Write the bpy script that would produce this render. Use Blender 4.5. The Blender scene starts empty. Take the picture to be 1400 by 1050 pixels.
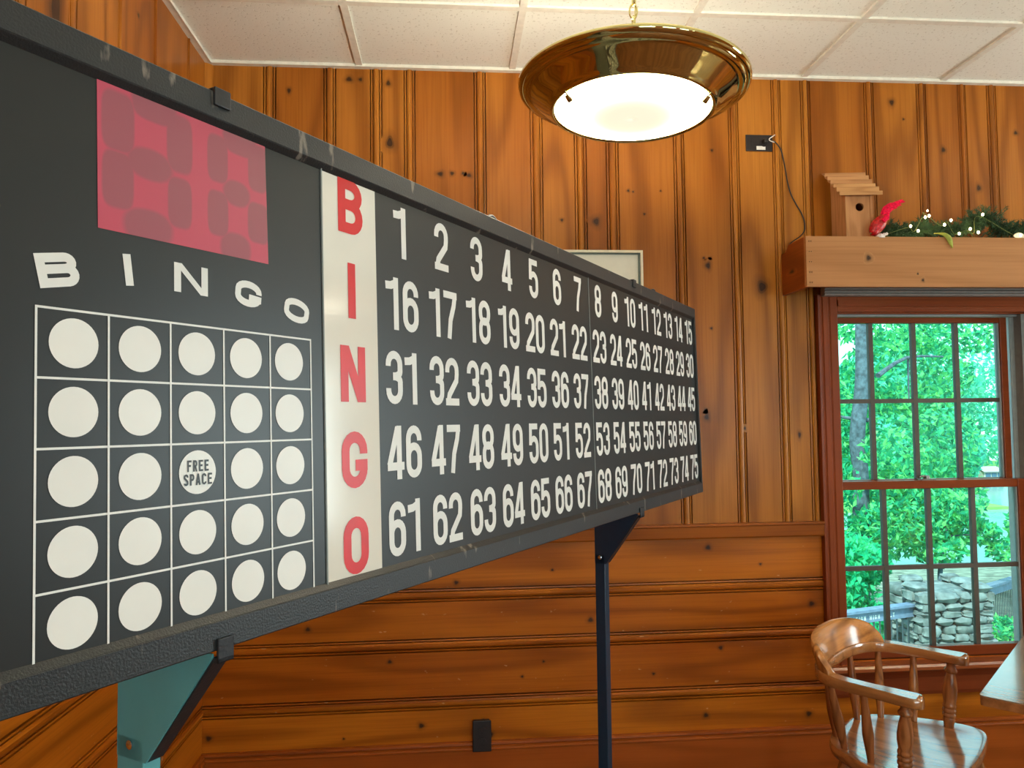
import bpy, bmesh, math, random
import numpy as np
from mathutils import Vector, Matrix

random.seed(7)
rng = np.random.default_rng(11)
S = bpy.context.scene
C = S.collection
PI = math.pi
V = Vector

# ------------------------------------------------------------------ camera
F_PX = 1031.54
CAM = V((0.0, -2.9964, 1.5))
yaw, pitch, roll = map(math.radians, (4.7404, 2.6394, -0.6806))
fw = V((math.sin(yaw) * math.cos(pitch), math.cos(yaw) * math.cos(pitch), math.sin(pitch)))
rt = V((math.cos(yaw), -math.sin(yaw), 0))
up = rt.cross(fw)
r2 = math.cos(roll) * rt + math.sin(roll) * up
u2 = -math.sin(roll) * rt + math.cos(roll) * up
cd = bpy.data.cameras.new('camera')
cam = bpy.data.objects.new('camera', cd)
C.objects.link(cam)
cam.matrix_world = Matrix(((r2.x, u2.x, -fw.x, CAM.x), (r2.y, u2.y, -fw.y, CAM.y), (r2.z, u2.z, -fw.z, CAM.z), (0, 0, 0, 1)))
cd.sensor_width = 36.0
cd.lens = F_PX / 1400 * 36.0
cd.clip_start = 0.02
cd.clip_end = 500
S.camera = cam

# ------------------------------------------------------------------ colour management
S.view_settings.view_transform = 'Standard'
S.view_settings.look = 'None'
S.view_settings.gamma = 1.0
S.view_settings.use_curve_mapping = False
S.view_settings.exposure = 0.36
S.cycles.max_bounces = 10
S.cycles.diffuse_bounces = 6
S.cycles.glossy_bounces = 4
S.cycles.transparent_max_bounces = 12
S.cycles.sample_clamp_indirect = 6.0
S.cycles.caustics_reflective = False
S.cycles.caustics_refractive = False
S.cycles.use_denoising = True

# ------------------------------------------------------------------ world (daylight sky)
W = bpy.data.worlds.new('world')
S.world = W
W.use_nodes = True
wn = W.node_tree.nodes
wl = W.node_tree.links
wn.clear()
wo = wn.new('ShaderNodeOutputWorld')
wb = wn.new('ShaderNodeBackground')
wb.inputs['Strength'].default_value = 2.0
wtc = wn.new('ShaderNodeTexCoord')
wsx = wn.new('ShaderNodeSeparateXYZ')
wrm = wn.new('ShaderNodeValToRGB')
wrm.color_ramp.elements[0].position = 0.0
wrm.color_ramp.elements[0].color = (0.62, 1.0, 0.98, 1)
wrm.color_ramp.elements[1].position = 0.7
wrm.color_ramp.elements[1].color = (0.48, 0.80, 1.10, 1)
wl.new(wtc.outputs['Generated'], wsx.inputs[0])
wl.new(wsx.outputs['Z'], wrm.inputs[0])
wl.new(wrm.outputs[0], wb.inputs['Color'])
wl.new(wb.outputs[0], wo.inputs[0])

# ------------------------------------------------------------------ sun, daylight through the right-hand window and the added rear ones
def light(name, kind, loc, energy, color, rot=None, size=None, sizey=None, parent=None):
    d = bpy.data.lights.new(name, kind)
    d.energy = energy
    d.color = color
    o = bpy.data.objects.new(name, d)
    C.objects.link(o)
    o.location = loc
    if rot is not None:
        o.rotation_euler = rot
    if kind == 'AREA':
        d.shape = 'RECTANGLE'
        d.size = size
        d.size_y = sizey
    elif size is not None:
        if kind == 'SUN':
            d.angle = size
        else:
            d.shadow_soft_size = size
    if parent:
        o.parent = parent
    return o

sun = light('sun', 'SUN', (0, 0, 12), 5.6, (1.0, 0.97, 0.88), size=math.radians(2))
sun.rotation_euler = V((0.45, 0.62, -0.80)).to_track_quat('-Z', 'Y').to_euler()
RWIN = [(-1.75, -0.75)]            # windows of the right wall (y ranges)
BWIN_ADDED = [(-0.35, 0.85), (1.5, 2.7), (3.3, 4.5)]   # unseen windows added in the rear wall to light the room (x ranges)
XR, YB, ZC = 5.4, -6.8, 2.909
for a, b in RWIN:
    light('daylight', 'AREA', (XR + 0.02, (a + b) / 2, 1.5), 60, (0.80, 0.97, 1.0), (0, math.radians(90), 0), 1.4, b - a)
for a, b in BWIN_ADDED:
    light('daylight', 'AREA', ((a + b) / 2, YB - 0.02, 1.5), 26, (0.80, 0.96, 1.0), (math.radians(90), 0, 0), b - a, 1.4)  # area lights filling the room from the added rear windows
LAMP_POWER = 36.0
LAMP_COLOR = (1.0, 0.90, 0.71)

# ------------------------------------------------------------------ helpers
class MB:
    def __init__(s):
        s.v = []; s.f = []; s.m = []; s.pv = []; s.k = []; s.cur = 0; s.p = 0.5
    def add(s, vs, fs):
        o = len(s.v)
        s.v += [tuple(x) for x in vs]
        s.k += [0.0] * len(vs)
        for f in fs:
            s.f.append([o + i for i in f]); s.m.append(s.cur); s.pv.append(s.p)
    def box(s, a, b):
        x0, y0, z0 = a; x1, y1, z1 = b
        s.add([(x0, y0, z0), (x1, y0, z0), (x1, y1, z0), (x0, y1, z0), (x0, y0, z1), (x1, y0, z1), (x1, y1, z1), (x0, y1, z1)],
              [(0, 3, 2, 1), (4, 5, 6, 7), (0, 1, 5, 4), (1, 2, 6, 5), (2, 3, 7, 6), (3, 0, 4, 7)])
    def obox(s, c, ax, ay, az):
        c, ax, ay, az = V(c), V(ax), V(ay), V(az)
        vs = [c + i * ax + j * ay + k * az for k in (-1, 1) for i, j in ((-1, -1), (1, -1), (1, 1), (-1, 1))]
        s.add(vs, [(0, 3, 2, 1), (4, 5, 6, 7), (0, 1, 5, 4), (1, 2, 6, 5), (2, 3, 7, 6), (3, 0, 4, 7)])
    def tube(s, pts, rad, n=10, closed=False, caps=True):
        pts = [V(p) for p in pts]
        N = len(pts)
        rads = [float(q) for q in rad] if isinstance(rad, (list, tuple)) else [float(rad)] * N
        t0 = (pts[1] - pts[0]).normalized()
        nrm = t0.orthogonal().normalized()
        rings = []
        for i in range(N):
            if closed:
                t = (pts[(i + 1) % N] - pts[i - 1]).normalized()
            else:
                t = (pts[min(i + 1, N - 1)] - pts[max(i - 1, 0)]).normalized()
            nrm = (nrm - t * nrm.dot(t))
            nrm = nrm.normalized() if nrm.length > 1e-6 else t.orthogonal().normalized()
            bi = t.cross(nrm)
            rings.append([pts[i] + rads[i] * (math.cos(2 * PI * j / n) * nrm + math.sin(2 * PI * j / n) * bi) for j in range(n)])
        vs = [p for r in rings for p in r]
        fs = []
        for i in range(N if closed else N - 1):
            i2 = (i + 1) % N
            for j in range(n):
                fs.append((i * n + j, i * n + (j + 1) % n, i2 * n + (j + 1) % n, i2 * n + j))
        if caps and not closed:
            fs.append(tuple(reversed(range(n)))); fs.append(tuple(range((N - 1) * n, N * n)))
        s.add(vs, fs)
    def lathe(s, prof, n=24, base=(0, 0, 0), axis=(0, 0, 1), capa=True, capb=True):
        base = V(base); az = V(axis).normalized()
        ax = az.orthogonal().normalized(); ay = az.cross(ax)
        vs = []
        for r, z in prof:
            for j in range(n):
                a = 2 * PI * j / n
                vs.append(base + az * z + r * (math.cos(a) * ax + math.sin(a) * ay))
        fs = []
        for i in range(len(prof) - 1):
            for j in range(n):
                fs.append((i * n + j, i * n + (j + 1) % n, (i + 1) * n + (j + 1) % n, (i + 1) * n + j))
        if capa: fs.append(tuple(reversed(range(n))))
        if capb: fs.append(tuple(range((len(prof) - 1) * n, len(prof) * n)))
        s.add(vs, fs)
    def prism(s, poly, d):
        """poly: list of 3D points (planar), extruded by vector d"""
        n = len(poly); d = V(d)
        vs = [V(p) for p in poly] + [V(p) + d for p in poly]
        fs = [tuple(reversed(range(n))), tuple(range(n, 2 * n))] + [(i, (i + 1) % n, n + (i + 1) % n, n + i) for i in range(n)]
        s.add(vs, fs)
    def sphere(s, c, r, n=12, m=8, sc=(1, 1, 1)):
        c = V(c)
        vs = [c + V((0, 0, -r * sc[2]))]
        for i in range(1, m):
            a = -PI / 2 + PI * i / m
            for j in range(n):
                b = 2 * PI * j / n
                vs.append(c + V((r * sc[0] * math.cos(a) * math.cos(b), r * sc[1] * math.cos(a) * math.sin(b), r * sc[2] * math.sin(a))))
        vs.append(c + V((0, 0, r * sc[2])))
        fs = [(0, 1 + (j + 1) % n, 1 + j) for j in range(n)]
        for i in range(m - 2):
            for j in range(n):
                fs.append((1 + i * n + j, 1 + i * n + (j + 1) % n, 1 + (i + 1) * n + (j + 1) % n, 1 + (i + 1) * n + j))
        L = len(vs) - 1; b0 = 1 + (m - 2) * n
        fs += [(b0 + j, b0 + (j + 1) % n, L) for j in range(n)]
        s.add(vs, fs)
    def build(s, name, mat, parent=None, smooth=False, bevel=0.0, origin=None, angle=40, fixn=True):
        me = bpy.data.meshes.new(name)
        vs = s.v
        if origin is not None:
            vs = [(x - origin[0], y - origin[1], z - origin[2]) for x, y, z in vs]
        me.from_pydata(vs, [], s.f)
        for m in (mat if isinstance(mat, list) else [mat]):
            me.materials.append(m)
        if isinstance(mat, list):
            me.polygons.foreach_set('material_index', s.m)
        at = me.attributes.new('pv', 'FLOAT', 'FACE'); at.data.foreach_set('value', s.pv)
        if any(s.k):
            ak = me.attributes.new('knot', 'FLOAT', 'POINT'); ak.data.foreach_set('value', s.k)
        if fixn:
            bm = bmesh.new(); bm.from_mesh(me)
            bmesh.ops.recalc_face_normals(bm, faces=bm.faces)
            bm.to_mesh(me); bm.free()
        if smooth:
            me.polygons.foreach_set('use_smooth', [True] * len(me.polygons))
            me.set_sharp_from_angle(angle=math.radians(angle))
        o = bpy.data.objects.new(name, me)
        C.objects.link(o)
        if origin is not None:
            o.location = origin
        if parent is not None:
            o.parent = parent
        if bevel > 0:
            b = o.modifiers.new('bevel', 'BEVEL'); b.width = bevel; b.segments = 2; b.limit_method = 'ANGLE'
        return o

def tag(o, label, cat, group=None):
    o['label'] = label; o['category'] = cat
    if group: o['group'] = group
    return o

def thing(name, label, cat, loc=(0, 0, 0), rotz=0.0, group=None):
    o = bpy.data.objects.new(name, None)
    o.empty_display_size = 0.1
    C.objects.link(o)
    o.location = loc; o.rotation_euler = (0, 0, rotz)
    return tag(o, label, cat, group)

def struct(o):
    o['kind'] = 'structure'
    return o

# ------------------------------------------------------------------ materials
def newmat(name):
    m = bpy.data.materials.new(name)
    m.use_nodes = True
    nt = m.node_tree
    b = nt.nodes['Principled BSDF']
    return m, nt.nodes, nt.links, b

def setp(b, rough=0.5, spec=0.5, metal=0.0, coat=0.0, coatr=0.1):
    b.inputs['Roughness'].default_value = rough
    b.inputs['Specular IOR Level'].default_value = spec
    b.inputs['Metallic'].default_value = metal
    b.inputs['Coat Weight'].default_value = coat
    if coat > .9: b.inputs['Coat IOR'].default_value = 1.9
    b.inputs['Coat Roughness'].default_value = coatr

def plain(name, col, rough=0.5, spec=0.5, metal=0.0, coat=0.0, var=0.08, scale=40, bump=0.0, bscale=200):
    m, n, l, b = newmat(name)
    setp(b, rough, spec, metal, coat)
    tc = n.new('ShaderNodeTexCoord')
    nz = n.new('ShaderNodeTexNoise'); nz.inputs['Scale'].default_value = scale; nz.inputs['Detail'].default_value = 4
    l.new(tc.outputs['Object'], nz.inputs['Vector'])
    rp = n.new('ShaderNodeValToRGB')
    rp.color_ramp.elements[0].position = 0.3; rp.color_ramp.elements[1].position = 0.7
    rp.color_ramp.elements[0].color = tuple(c * (1 - var) for c in col) + (1,)
    rp.color_ramp.elements[1].color = tuple(c * (1 + var) for c in col) + (1,)
    l.new(nz.outputs['Fac'], rp.inputs[0]); l.new(rp.outputs[0], b.inputs['Base Color'])
    if bump > 0:
        n2 = n.new('ShaderNodeTexNoise'); n2.inputs['Scale'].default_value = bscale; n2.inputs['Detail'].default_value = 3
        l.new(tc.outputs['Object'], n2.inputs['Vector'])
        bp = n.new('ShaderNodeBump'); bp.inputs['Strength'].default_value = bump; bp.inputs['Distance'].default_value = 0.002
        l.new(n2.outputs['Fac'], bp.inputs['Height']); l.new(bp.outputs[0], b.inputs['Normal'])
    return m

def emit(name, col, strength):
    m, n, l, b = newmat(name)
    b.inputs['Base Color'].default_value = tuple(col) + (1,)
    b.inputs['Emission Color'].default_value = tuple(col) + (1,)
    b.inputs['Emission Strength'].default_value = strength
    setp(b, 0.25)
    return m

def mathn(n, l, op, a, b=None, c=None):
    x = n.new('ShaderNodeMath'); x.operation = op
    for i, q in enumerate((a, b, c)):
        if q is None: continue
        if isinstance(q, (int, float)): x.inputs[i].default_value = q
        else: l.new(q, x.inputs[i])
    return x.outputs[0]

def mixc(n, l, fac, a, b, blend='MIX'):
    x = n.new('ShaderNodeMix'); x.data_type = 'RGBA'; x.blend_type = blend
    for sock, q in ((x.inputs[0], fac), (x.inputs[6], a), (x.inputs[7], b)):
        if isinstance(q, (int, float)): sock.default_value = q
        elif isinstance(q, tuple): sock.default_value = q + (1,) if len(q) == 3 else q
        else: l.new(q, sock)
    return x.outputs[2]

def wood(name, light, mid, dark, axis='Z', rough=0.32, ring=34.0, ringw=0.5, across=5.0, along=0.55, fine=1.0, spec=0.2, redw=0.55, coat=0.0, scr=0.0):
    m, n, l, b = newmat(name)
    setp(b, rough, spec, 0, coat, 0.12)
    tc = n.new('ShaderNodeTexCoord')
    pv = n.new('ShaderNodeAttribute'); pv.attribute_name = 'pv'
    kn = n.new('ShaderNodeAttribute'); kn.attribute_name = 'knot'
    off = n.new('ShaderNodeVectorMath'); off.operation = 'MULTIPLY_ADD'
    comb = n.new('ShaderNodeCombineXYZ')
    for i in range(3): l.new(pv.outputs['Fac'], comb.inputs[i])
    l.new(comb.outputs[0], off.inputs[0]); off.inputs[1].default_value = (13.7, 7.1, 19.3)
    l.new(tc.outputs['Object'], off.inputs[2])
    def mapped(a, c):
        mp = n.new('ShaderNodeMapping')
        mp.inputs['Scale'].default_value = tuple(a if ax == axis else c for ax in 'XYZ')
        l.new(off.outputs[0], mp.inputs['Vector'])
        return mp.outputs[0]
    n1 = n.new('ShaderNodeTexNoise'); n1.inputs['Scale'].default_value = 1.0; n1.inputs['Detail'].default_value = 1.5; n1.inputs['Roughness'].default_value = 0.4
    l.new(mapped(along, across), n1.inputs['Vector'])
    rg = mathn(n, l, 'SINE', mathn(n, l, 'MULTIPLY', n1.outputs['Fac'], ring))
    rg = mathn(n, l, 'MULTIPLY_ADD', rg, 0.5, 0.5)
    rg = mathn(n, l, 'POWER', rg, 2.2)
    n2 = n.new('ShaderNodeTexNoise'); n2.inputs['Scale'].default_value = 1.0; n2.inputs['Detail'].default_value = 3
    l.new(mapped(3.0 * fine, 160.0 * fine), n2.inputs['Vector'])
    n3 = n.new('ShaderNodeTexNoise'); n3.inputs['Scale'].default_value = 1.0; n3.inputs['Detail'].default_value = 2
    l.new(mapped(1.3, 5.5), n3.inputs['Vector'])
    f1 = n.new('ShaderNodeMapRange'); f1.inputs[1].default_value = 0.3; f1.inputs[2].default_value = 0.7
    l.new(n3.outputs['Fac'], f1.inputs[0])
    pv2 = mathn(n, l, 'FRACT', mathn(n, l, 'MULTIPLY', pv.outputs['Fac'], 5.37))
    tone = mathn(n, l, 'ADD', mathn(n, l, 'MULTIPLY', f1.outputs[0], 0.5), mathn(n, l, 'MULTIPLY', pv.outputs['Fac'], 0.55))
    col = mixc(n, l, tone, light, mid)
    col = mixc(n, l, mathn(n, l, 'MULTIPLY', pv2, redw), col, (mid[0] * .78, mid[1] * .62, mid[2] * .9))
    fac = mathn(n, l, 'MULTIPLY', rg, ringw)
    col = mixc(n, l, fac, col, dark)
    f2 = n.new('ShaderNodeMapRange'); f2.inputs[1].default_value = 0.45; f2.inputs[2].default_value = 0.75
    l.new(n2.outputs['Fac'], f2.inputs[0])
    col = mixc(n, l, mathn(n, l, 'MULTIPLY', f2.outputs[0], 0.28), col, dark)
    if scr > 0:
        n4 = n.new('ShaderNodeTexNoise'); n4.inputs['Scale'].default_value = 1.0; n4.inputs['Detail'].default_value = 2
        l.new(mapped(26.0, 60.0), n4.inputs['Vector'])
        f4 = n.new('ShaderNodeMapRange'); f4.inputs[1].default_value = 0.72; f4.inputs[2].default_value = 0.78
        l.new(n4.outputs['Fac'], f4.inputs[0])
        col = mixc(n, l, mathn(n, l, 'MULTIPLY', f4.outputs[0], scr), col, (0.72, 0.45, 0.22))
    col = mixc(n, l, kn.outputs['Fac'], col, (0.022, 0.010, 0.006))
    l.new(col, b.inputs['Base Color'])
    bp = n.new('ShaderNodeBump'); bp.inputs['Strength'].default_value = 0.08; bp.inputs['Distance'].default_value = 0.001
    l.new(n2.outputs['Fac'], bp.inputs['Height']); l.new(bp.outputs[0], b.inputs['Normal'])
    return m

M = {}
M['pine_v'] = wood('pine_vertical', (0.55, 0.220, 0.030), (0.33, 0.098, 0.008), (0.12, 0.026, 0.002), 'Z', rough=0.30)
M['pine_left'] = wood('pine_vertical_left', (0.55, 0.220, 0.030), (0.33, 0.098, 0.008), (0.12, 0.026, 0.002), 'Z', rough=0.30)
M['pine_h'] = wood('pine_horizontal', (0.62, 0.190, 0.012), (0.39, 0.088, 0.004), (0.14, 0.025, 0.001), 'X', rough=0.30, scr=0.5)
M['pine_hl'] = wood('pine_horizontal_left', (0.62, 0.190, 0.012), (0.39, 0.088, 0.004), (0.14, 0.025, 0.001), 'Y', rough=0.30, scr=0.5)
M['rail'] = wood('pine_rail', (0.48, 0.145, 0.014), (0.35, 0.090, 0.006), (0.15, 0.030, 0.002), 'X', rough=0.3)
M['base'] = wood('baseboard_wood', (0.44, 0.105, 0.012), (0.35, 0.076, 0.007), (0.20, 0.040, 0.003), 'X', rough=0.35)
M['basel'] = wood('baseboard_wood_left', (0.44, 0.105, 0.012), (0.35, 0.076, 0.007), (0.20, 0.040, 0.003), 'Y', rough=0.35)
M['casing_v'] = wood('casing_redwood_vertical', (0.33, 0.078, 0.018), (0.24, 0.048, 0.010), (0.13, 0.022, 0.005), 'Z', rough=0.3, ringw=0.25)
M['casing_h'] = wood('casing_redwood_horizontal', (0.33, 0.078, 0.018), (0.24, 0.048, 0.010), (0.13, 0.022, 0.005), 'X', rough=0.3, ringw=0.25)
M['sill'] = wood('sill_redwood', (0.42, 0.11, 0.026), (0.32, 0.072, 0.015), (0.17, 0.032, 0.008), 'X', rough=0.25, ringw=0.25, coat=1.0)
M['shelf'] = wood('valance_pine', (0.56, 0.27, 0.10), (0.47, 0.205, 0.065), (0.25, 0.09, 0.022), 'X', rough=0.42, ringw=0.22)
M['shelf_end'] = wood('valance_pine_end', (0.44, 0.11, 0.018), (0.34, 0.075, 0.010), (0.12, 0.022, 0.003), 'Y', rough=0.4)
M['cedar'] = wood('birdhouse_cedar', (0.66, 0.36, 0.14), (0.52, 0.25, 0.085), (0.28, 0.11, 0.03), 'Z', rough=0.55, across=14, along=2.5, ringw=0.4, fine=2)
M['cedar_h'] = wood('birdhouse_roof_cedar', (0.66, 0.37, 0.15), (0.50, 0.25, 0.09), (0.26, 0.10, 0.03), 'X', rough=0.55, across=14, along=2.5, ringw=0.4, fine=2)
M['oak'] = wood('oak_chair', (0.56, 0.25, 0.075), (0.43, 0.165, 0.042), (0.11, 0.032, 0.008), 'X', rough=0.24, ring=40, ringw=0.4, across=9, along=1.2, coat=1.0)
M['oak_z'] = wood('oak_chair_spindle', (0.50, 0.205, 0.058), (0.38, 0.135, 0.034), (0.11, 0.032, 0.008), 'Z', rough=0.26, ring=48, ringw=0.55, across=16, along=1.6, coat=0.3)
M['oak_y'] = wood('oak_chair_crest', (0.62, 0.26, 0.070), (0.48, 0.175, 0.042), (0.10, 0.028, 0.007), 'Y', rough=0.24, ring=48, ringw=0.55, across=8, along=2.4, coat=0.4)
M['table'] = wood('table_laminate', (0.42, 0.24, 0.11), (0.34, 0.18, 0.080), (0.16, 0.07, 0.03), 'Y', rough=0.16, ring=50, ringw=0.4, across=14, along=0.8, coat=1.0)
M['floor'] = wood('floor_boards', (0.30, 0.13, 0.05), (0.22, 0.085, 0.03), (0.10, 0.035, 0.012), 'Y', rough=0.4)
M['steel_black'] = plain('black_steel', (0.016, 0.018, 0.021), 0.42, 0.5, var=0.3, scale=60, bump=0.15, bscale=300)
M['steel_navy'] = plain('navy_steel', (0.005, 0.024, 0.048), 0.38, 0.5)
M['steel_lit_teal'] = plain('lit_teal_steel', (0.10, 0.36, 0.37), 0.36, 0.5, var=0.12, scale=9)  # stand steel for the left, its brighter lighting put into the colour
M['chrome'] = plain('screw_chrome', (0.6, 0.62, 0.66), 0.2, metal=1.0)
M['white_print'] = plain('white_print', (0.84, 0.82, 0.76), 0.4, 0.5, var=0.03, scale=30)
M['white_lens'] = plain('white_lens', (0.88, 0.85, 0.78), 0.38, 0.5, var=0.03, scale=12)
M['cream_strip'] = plain('cream_acrylic', (0.84, 0.79, 0.68), 0.14, 0.5, var=0.03, scale=6, coat=0.4)
M['red_print'] = plain('red_print', (0.72, 0.010, 0.014), 0.35, 0.5, var=0.04)
M['black_print'] = plain('black_print', (0.012, 0.012, 0.013), 0.4)
M['outlet_black'] = plain('outlet_brown_black', (0.016, 0.010, 0.009), 0.35)
M['outlet_slot'] = plain('outlet_slot', (0.003, 0.003, 0.003), 0.6)
M['cord'] = plain('cord_black', (0.018, 0.014, 0.011), 0.4)
M['label'] = plain('paper_label', (0.78, 0.74, 0.68), 0.6)
M['picture_frame'] = plain('picture_frame_cream', (0.80, 0.70, 0.48), 0.4)
M['picture_line'] = plain('picture_frame_inner', (0.10, 0.12, 0.09), 0.5)
M['paper'] = plain('picture_paper', (0.80, 0.75, 0.60), 0.6, var=0.02)
M['red_bird'] = plain('red_glitter', (0.52, 0.006, 0.010), 0.3, var=0.5, scale=160, bump=0.6, bscale=260)
M['red_feather'] = plain('red_feather', (0.80, 0.006, 0.055), 0.8, 0.2, var=0.3, scale=120)
M['white_glitter'] = plain('white_glitter', (0.82, 0.78, 0.72), 0.4, var=0.15, scale=120)
M['pine_needles'] = plain('pine_needles', (0.030, 0.075, 0.028), 0.6, 0.3, var=0.6, scale=25)
M['wire'] = plain('string_light_wire', (0.16, 0.20, 0.05), 0.5)
M['silk_leaf'] = plain('silk_leaf', (0.32, 0.36, 0.04), 0.55, var=0.4, scale=30)
M['shell'] = plain('white_flower', (0.80, 0.74, 0.60), 0.6, var=0.06, scale=60)
M['bulb'] = emit('fairy_bulb', (1.0, 0.80, 0.42), 14.0)
def bowl_mat():
    m, n, l, b = newmat('frosted_glass_bowl')
    setp(b, 0.2)
    b.inputs['Base Color'].default_value = (.5, .48, .44, 1); b.inputs['Emission Color'].default_value = (1.0, .87, .66, 1)
    tc = n.new('ShaderNodeTexCoord'); sx = n.new('ShaderNodeSeparateXYZ'); l.new(tc.outputs['Object'], sx.inputs[0])
    r = mathn(n, l, 'SQRT', mathn(n, l, 'ADD', mathn(n, l, 'POWER', mathn(n, l, 'ABSOLUTE', sx.outputs[0]), 2), mathn(n, l, 'POWER', mathn(n, l, 'ABSOLUTE', sx.outputs[1]), 2)))
    q = mathn(n, l, 'POWER', mathn(n, l, 'DIVIDE', r, .187), 7.0)
    l.new(mathn(n, l, 'MULTIPLY_ADD', q, 46.0, .78), b.inputs['Emission Strength'])     # emission grows steeply from the centre to the rim of the bowl
    return m
M['diffuser'] = bowl_mat()
M['shade_cloth'] = plain('pleated_shade', (0.30, 0.27, 0.24), 0.7)
M['vinyl'] = plain('grey_vinyl_track', (0.30, 0.32, 0.30), 0.5)
M['muntin'] = plain('window_muntin', (0.085, 0.060, 0.040), 0.5)
M['latch'] = plain('latch_metal', (0.25, 0.23, 0.2), 0.35, metal=0.8)
M['stone'] = plain('field_stone', (0.17, 0.21, 0.20), 0.85, 0.2, var=0.45, scale=7, bump=0.5, bscale=30)
M['rail_paint'] = plain('blue_grey_rail_paint', (0.16, 0.23, 0.33), 0.6, 0.3, var=0.2, scale=12)
M['baluster'] = plain('dark_baluster', (0.05, 0.08, 0.09), 0.5)
M['bark'] = plain('tree_bark', (0.085, 0.125, 0.15), 0.9, 0.1, var=0.45, scale=14, bump=0.8, bscale=40)
M['ground'] = plain('leaf_litter_ground', (0.20, 0.24, 0.17), 0.9, 0.1, var=0.6, scale=3, bump=0.5, bscale=20)
M['water'] = plain('lake_water', (0.22, 0.42, 0.38), 0.14, 0.5, var=0.1, scale=0.6, bump=0.3, bscale=3)
M['far_grass'] = plain('far_bank_grass', (0.22, 0.46, 0.12), 0.9, 0.1, var=0.2, scale=0.8)
M['house_wall'] = plain('house_siding', (0.42, 0.42, 0.40), 0.7)
M['house_roof'] = plain('house_roof', (0.42, 0.36, 0.38), 0.8)
M['house_glass'] = plain('house_window_glass', (0.05, 0.13, 0.22), 0.2)

# brass with a rolled finish
def brass():
    m, n, l, b = newmat('polished_brass')
    setp(b, 0.06, 0.5, 1.0)
    b.inputs['Base Color'].default_value = (0.72, 0.64, 0.28, 1)
    tc = n.new('ShaderNodeTexCoord'); nz = n.new('ShaderNodeTexNoise'); nz.inputs['Scale'].default_value = 7; nz.inputs['Detail'].default_value = 2
    l.new(tc.outputs['Object'], nz.inputs['Vector'])
    bp = n.new('ShaderNodeBump'); bp.inputs['Strength'].default_value = 0.25; bp.inputs['Distance'].default_value = 0.01
    l.new(nz.outputs['Fac'], bp.inputs['Height']); l.new(bp.outputs[0], b.inputs['Normal'])
    return m
M['brass'] = brass()

def ceiling_mat():
    m, n, l, b = newmat('acoustic_tile')
    setp(b, 0.9, 0.2)
    tc = n.new('ShaderNodeTexCoord')
    nz = n.new('ShaderNodeTexNoise'); nz.inputs['Scale'].default_value = 95; nz.inputs['Detail'].default_value = 2
    l.new(tc.outputs['Object'], nz.inputs['Vector'])
    mr = n.new('ShaderNodeMapRange'); mr.inputs[1].default_value = 0.60; mr.inputs[2].default_value = 0.68
    l.new(nz.outputs['Fac'], mr.inputs[0])
    col = mixc(n, l, mathn(n, l, 'MULTIPLY', mr.outputs[0], 0.45), (0.82, 0.84, 0.77), (0.45, 0.43, 0.36))
    l.new(col, b.inputs['Base Color'])
    bp = n.new('ShaderNodeBump'); bp.inputs['Strength'].default_value = 0.4; bp.inputs['Distance'].default_value = 0.002; bp.invert = True
    l.new(mr.outputs[0], bp.inputs['Height']); l.new(bp.outputs[0], b.inputs['Normal'])
    return m
M['tile'] = ceiling_mat()
M['tbar'] = plain('ceiling_grid_metal', (0.74, 0.72, 0.63), 0.6)

def board_black(name, base, rough):
    m, n, l, b = newmat(name)
    setp(b, rough, 0.5)
    tc = n.new('ShaderNodeTexCoord')
    mp = n.new('ShaderNodeMapping'); mp.inputs['Scale'].default_value = (3, 3, 60); mp.inputs['Rotation'].default_value = (0, 0.5, 0)
    l.new(tc.outputs['Object'], mp.inputs['Vector'])
    nz = n.new('ShaderNodeTexNoise'); nz.inputs['Scale'].default_value = 6; nz.inputs['Detail'].default_value = 3
    l.new(mp.outputs[0], nz.inputs['Vector'])
    mr = n.new('ShaderNodeMapRange'); mr.inputs[1].default_value = 0.76; mr.inputs[2].default_value = 0.80
    l.new(nz.outputs['Fac'], mr.inputs[0])
    col = mixc(n, l, mathn(n, l, 'MULTIPLY', mr.outputs[0], 0.5), base, (0.10, 0.11, 0.10))
    l.new(col, b.inputs['Base Color'])
    return m
M['panel_black'] = board_black('black_acrylic', (0.012, 0.015, 0.015), 0.38)

def frame_mat():
    m, n, l, b = newmat('scuffed_black_frame')
    setp(b, 0.40, 0.5)
    tc = n.new('ShaderNodeTexCoord')
    nz = n.new('ShaderNodeTexNoise'); nz.inputs['Scale'].default_value = 30; nz.inputs['Detail'].default_value = 4
    mp = n.new('ShaderNodeMapping'); mp.inputs['Scale'].default_value = (1.3, 1.0, 0.35)
    l.new(tc.outputs['Object'], mp.inputs['Vector']); l.new(mp.outputs[0], nz.inputs['Vector'])
    mr = n.new('ShaderNodeMapRange'); mr.inputs[1].default_value = 0.63; mr.inputs[2].default_value = 0.68
    l.new(nz.outputs['Fac'], mr.inputs[0])
    n2 = n.new('ShaderNodeTexNoise'); n2.inputs['Scale'].default_value = 400; n2.inputs['Detail'].default_value = 2
    l.new(tc.outputs['Object'], n2.inputs['Vector'])
    col = mixc(n, l, mathn(n, l, 'MULTIPLY', mr.outputs[0], 0.55), (0.020, 0.023, 0.024), (0.33, 0.28, 0.22))
    l.new(col, b.inputs['Base Color'])
    bp = n.new('ShaderNodeBump'); bp.inputs['Strength'].default_value = 0.5; bp.inputs['Distance'].default_value = 0.001
    l.new(n2.outputs['Fac'], bp.inputs['Height']); l.new(bp.outputs[0], b.inputs['Normal'])
    return m
M['frame'] = frame_mat()

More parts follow.
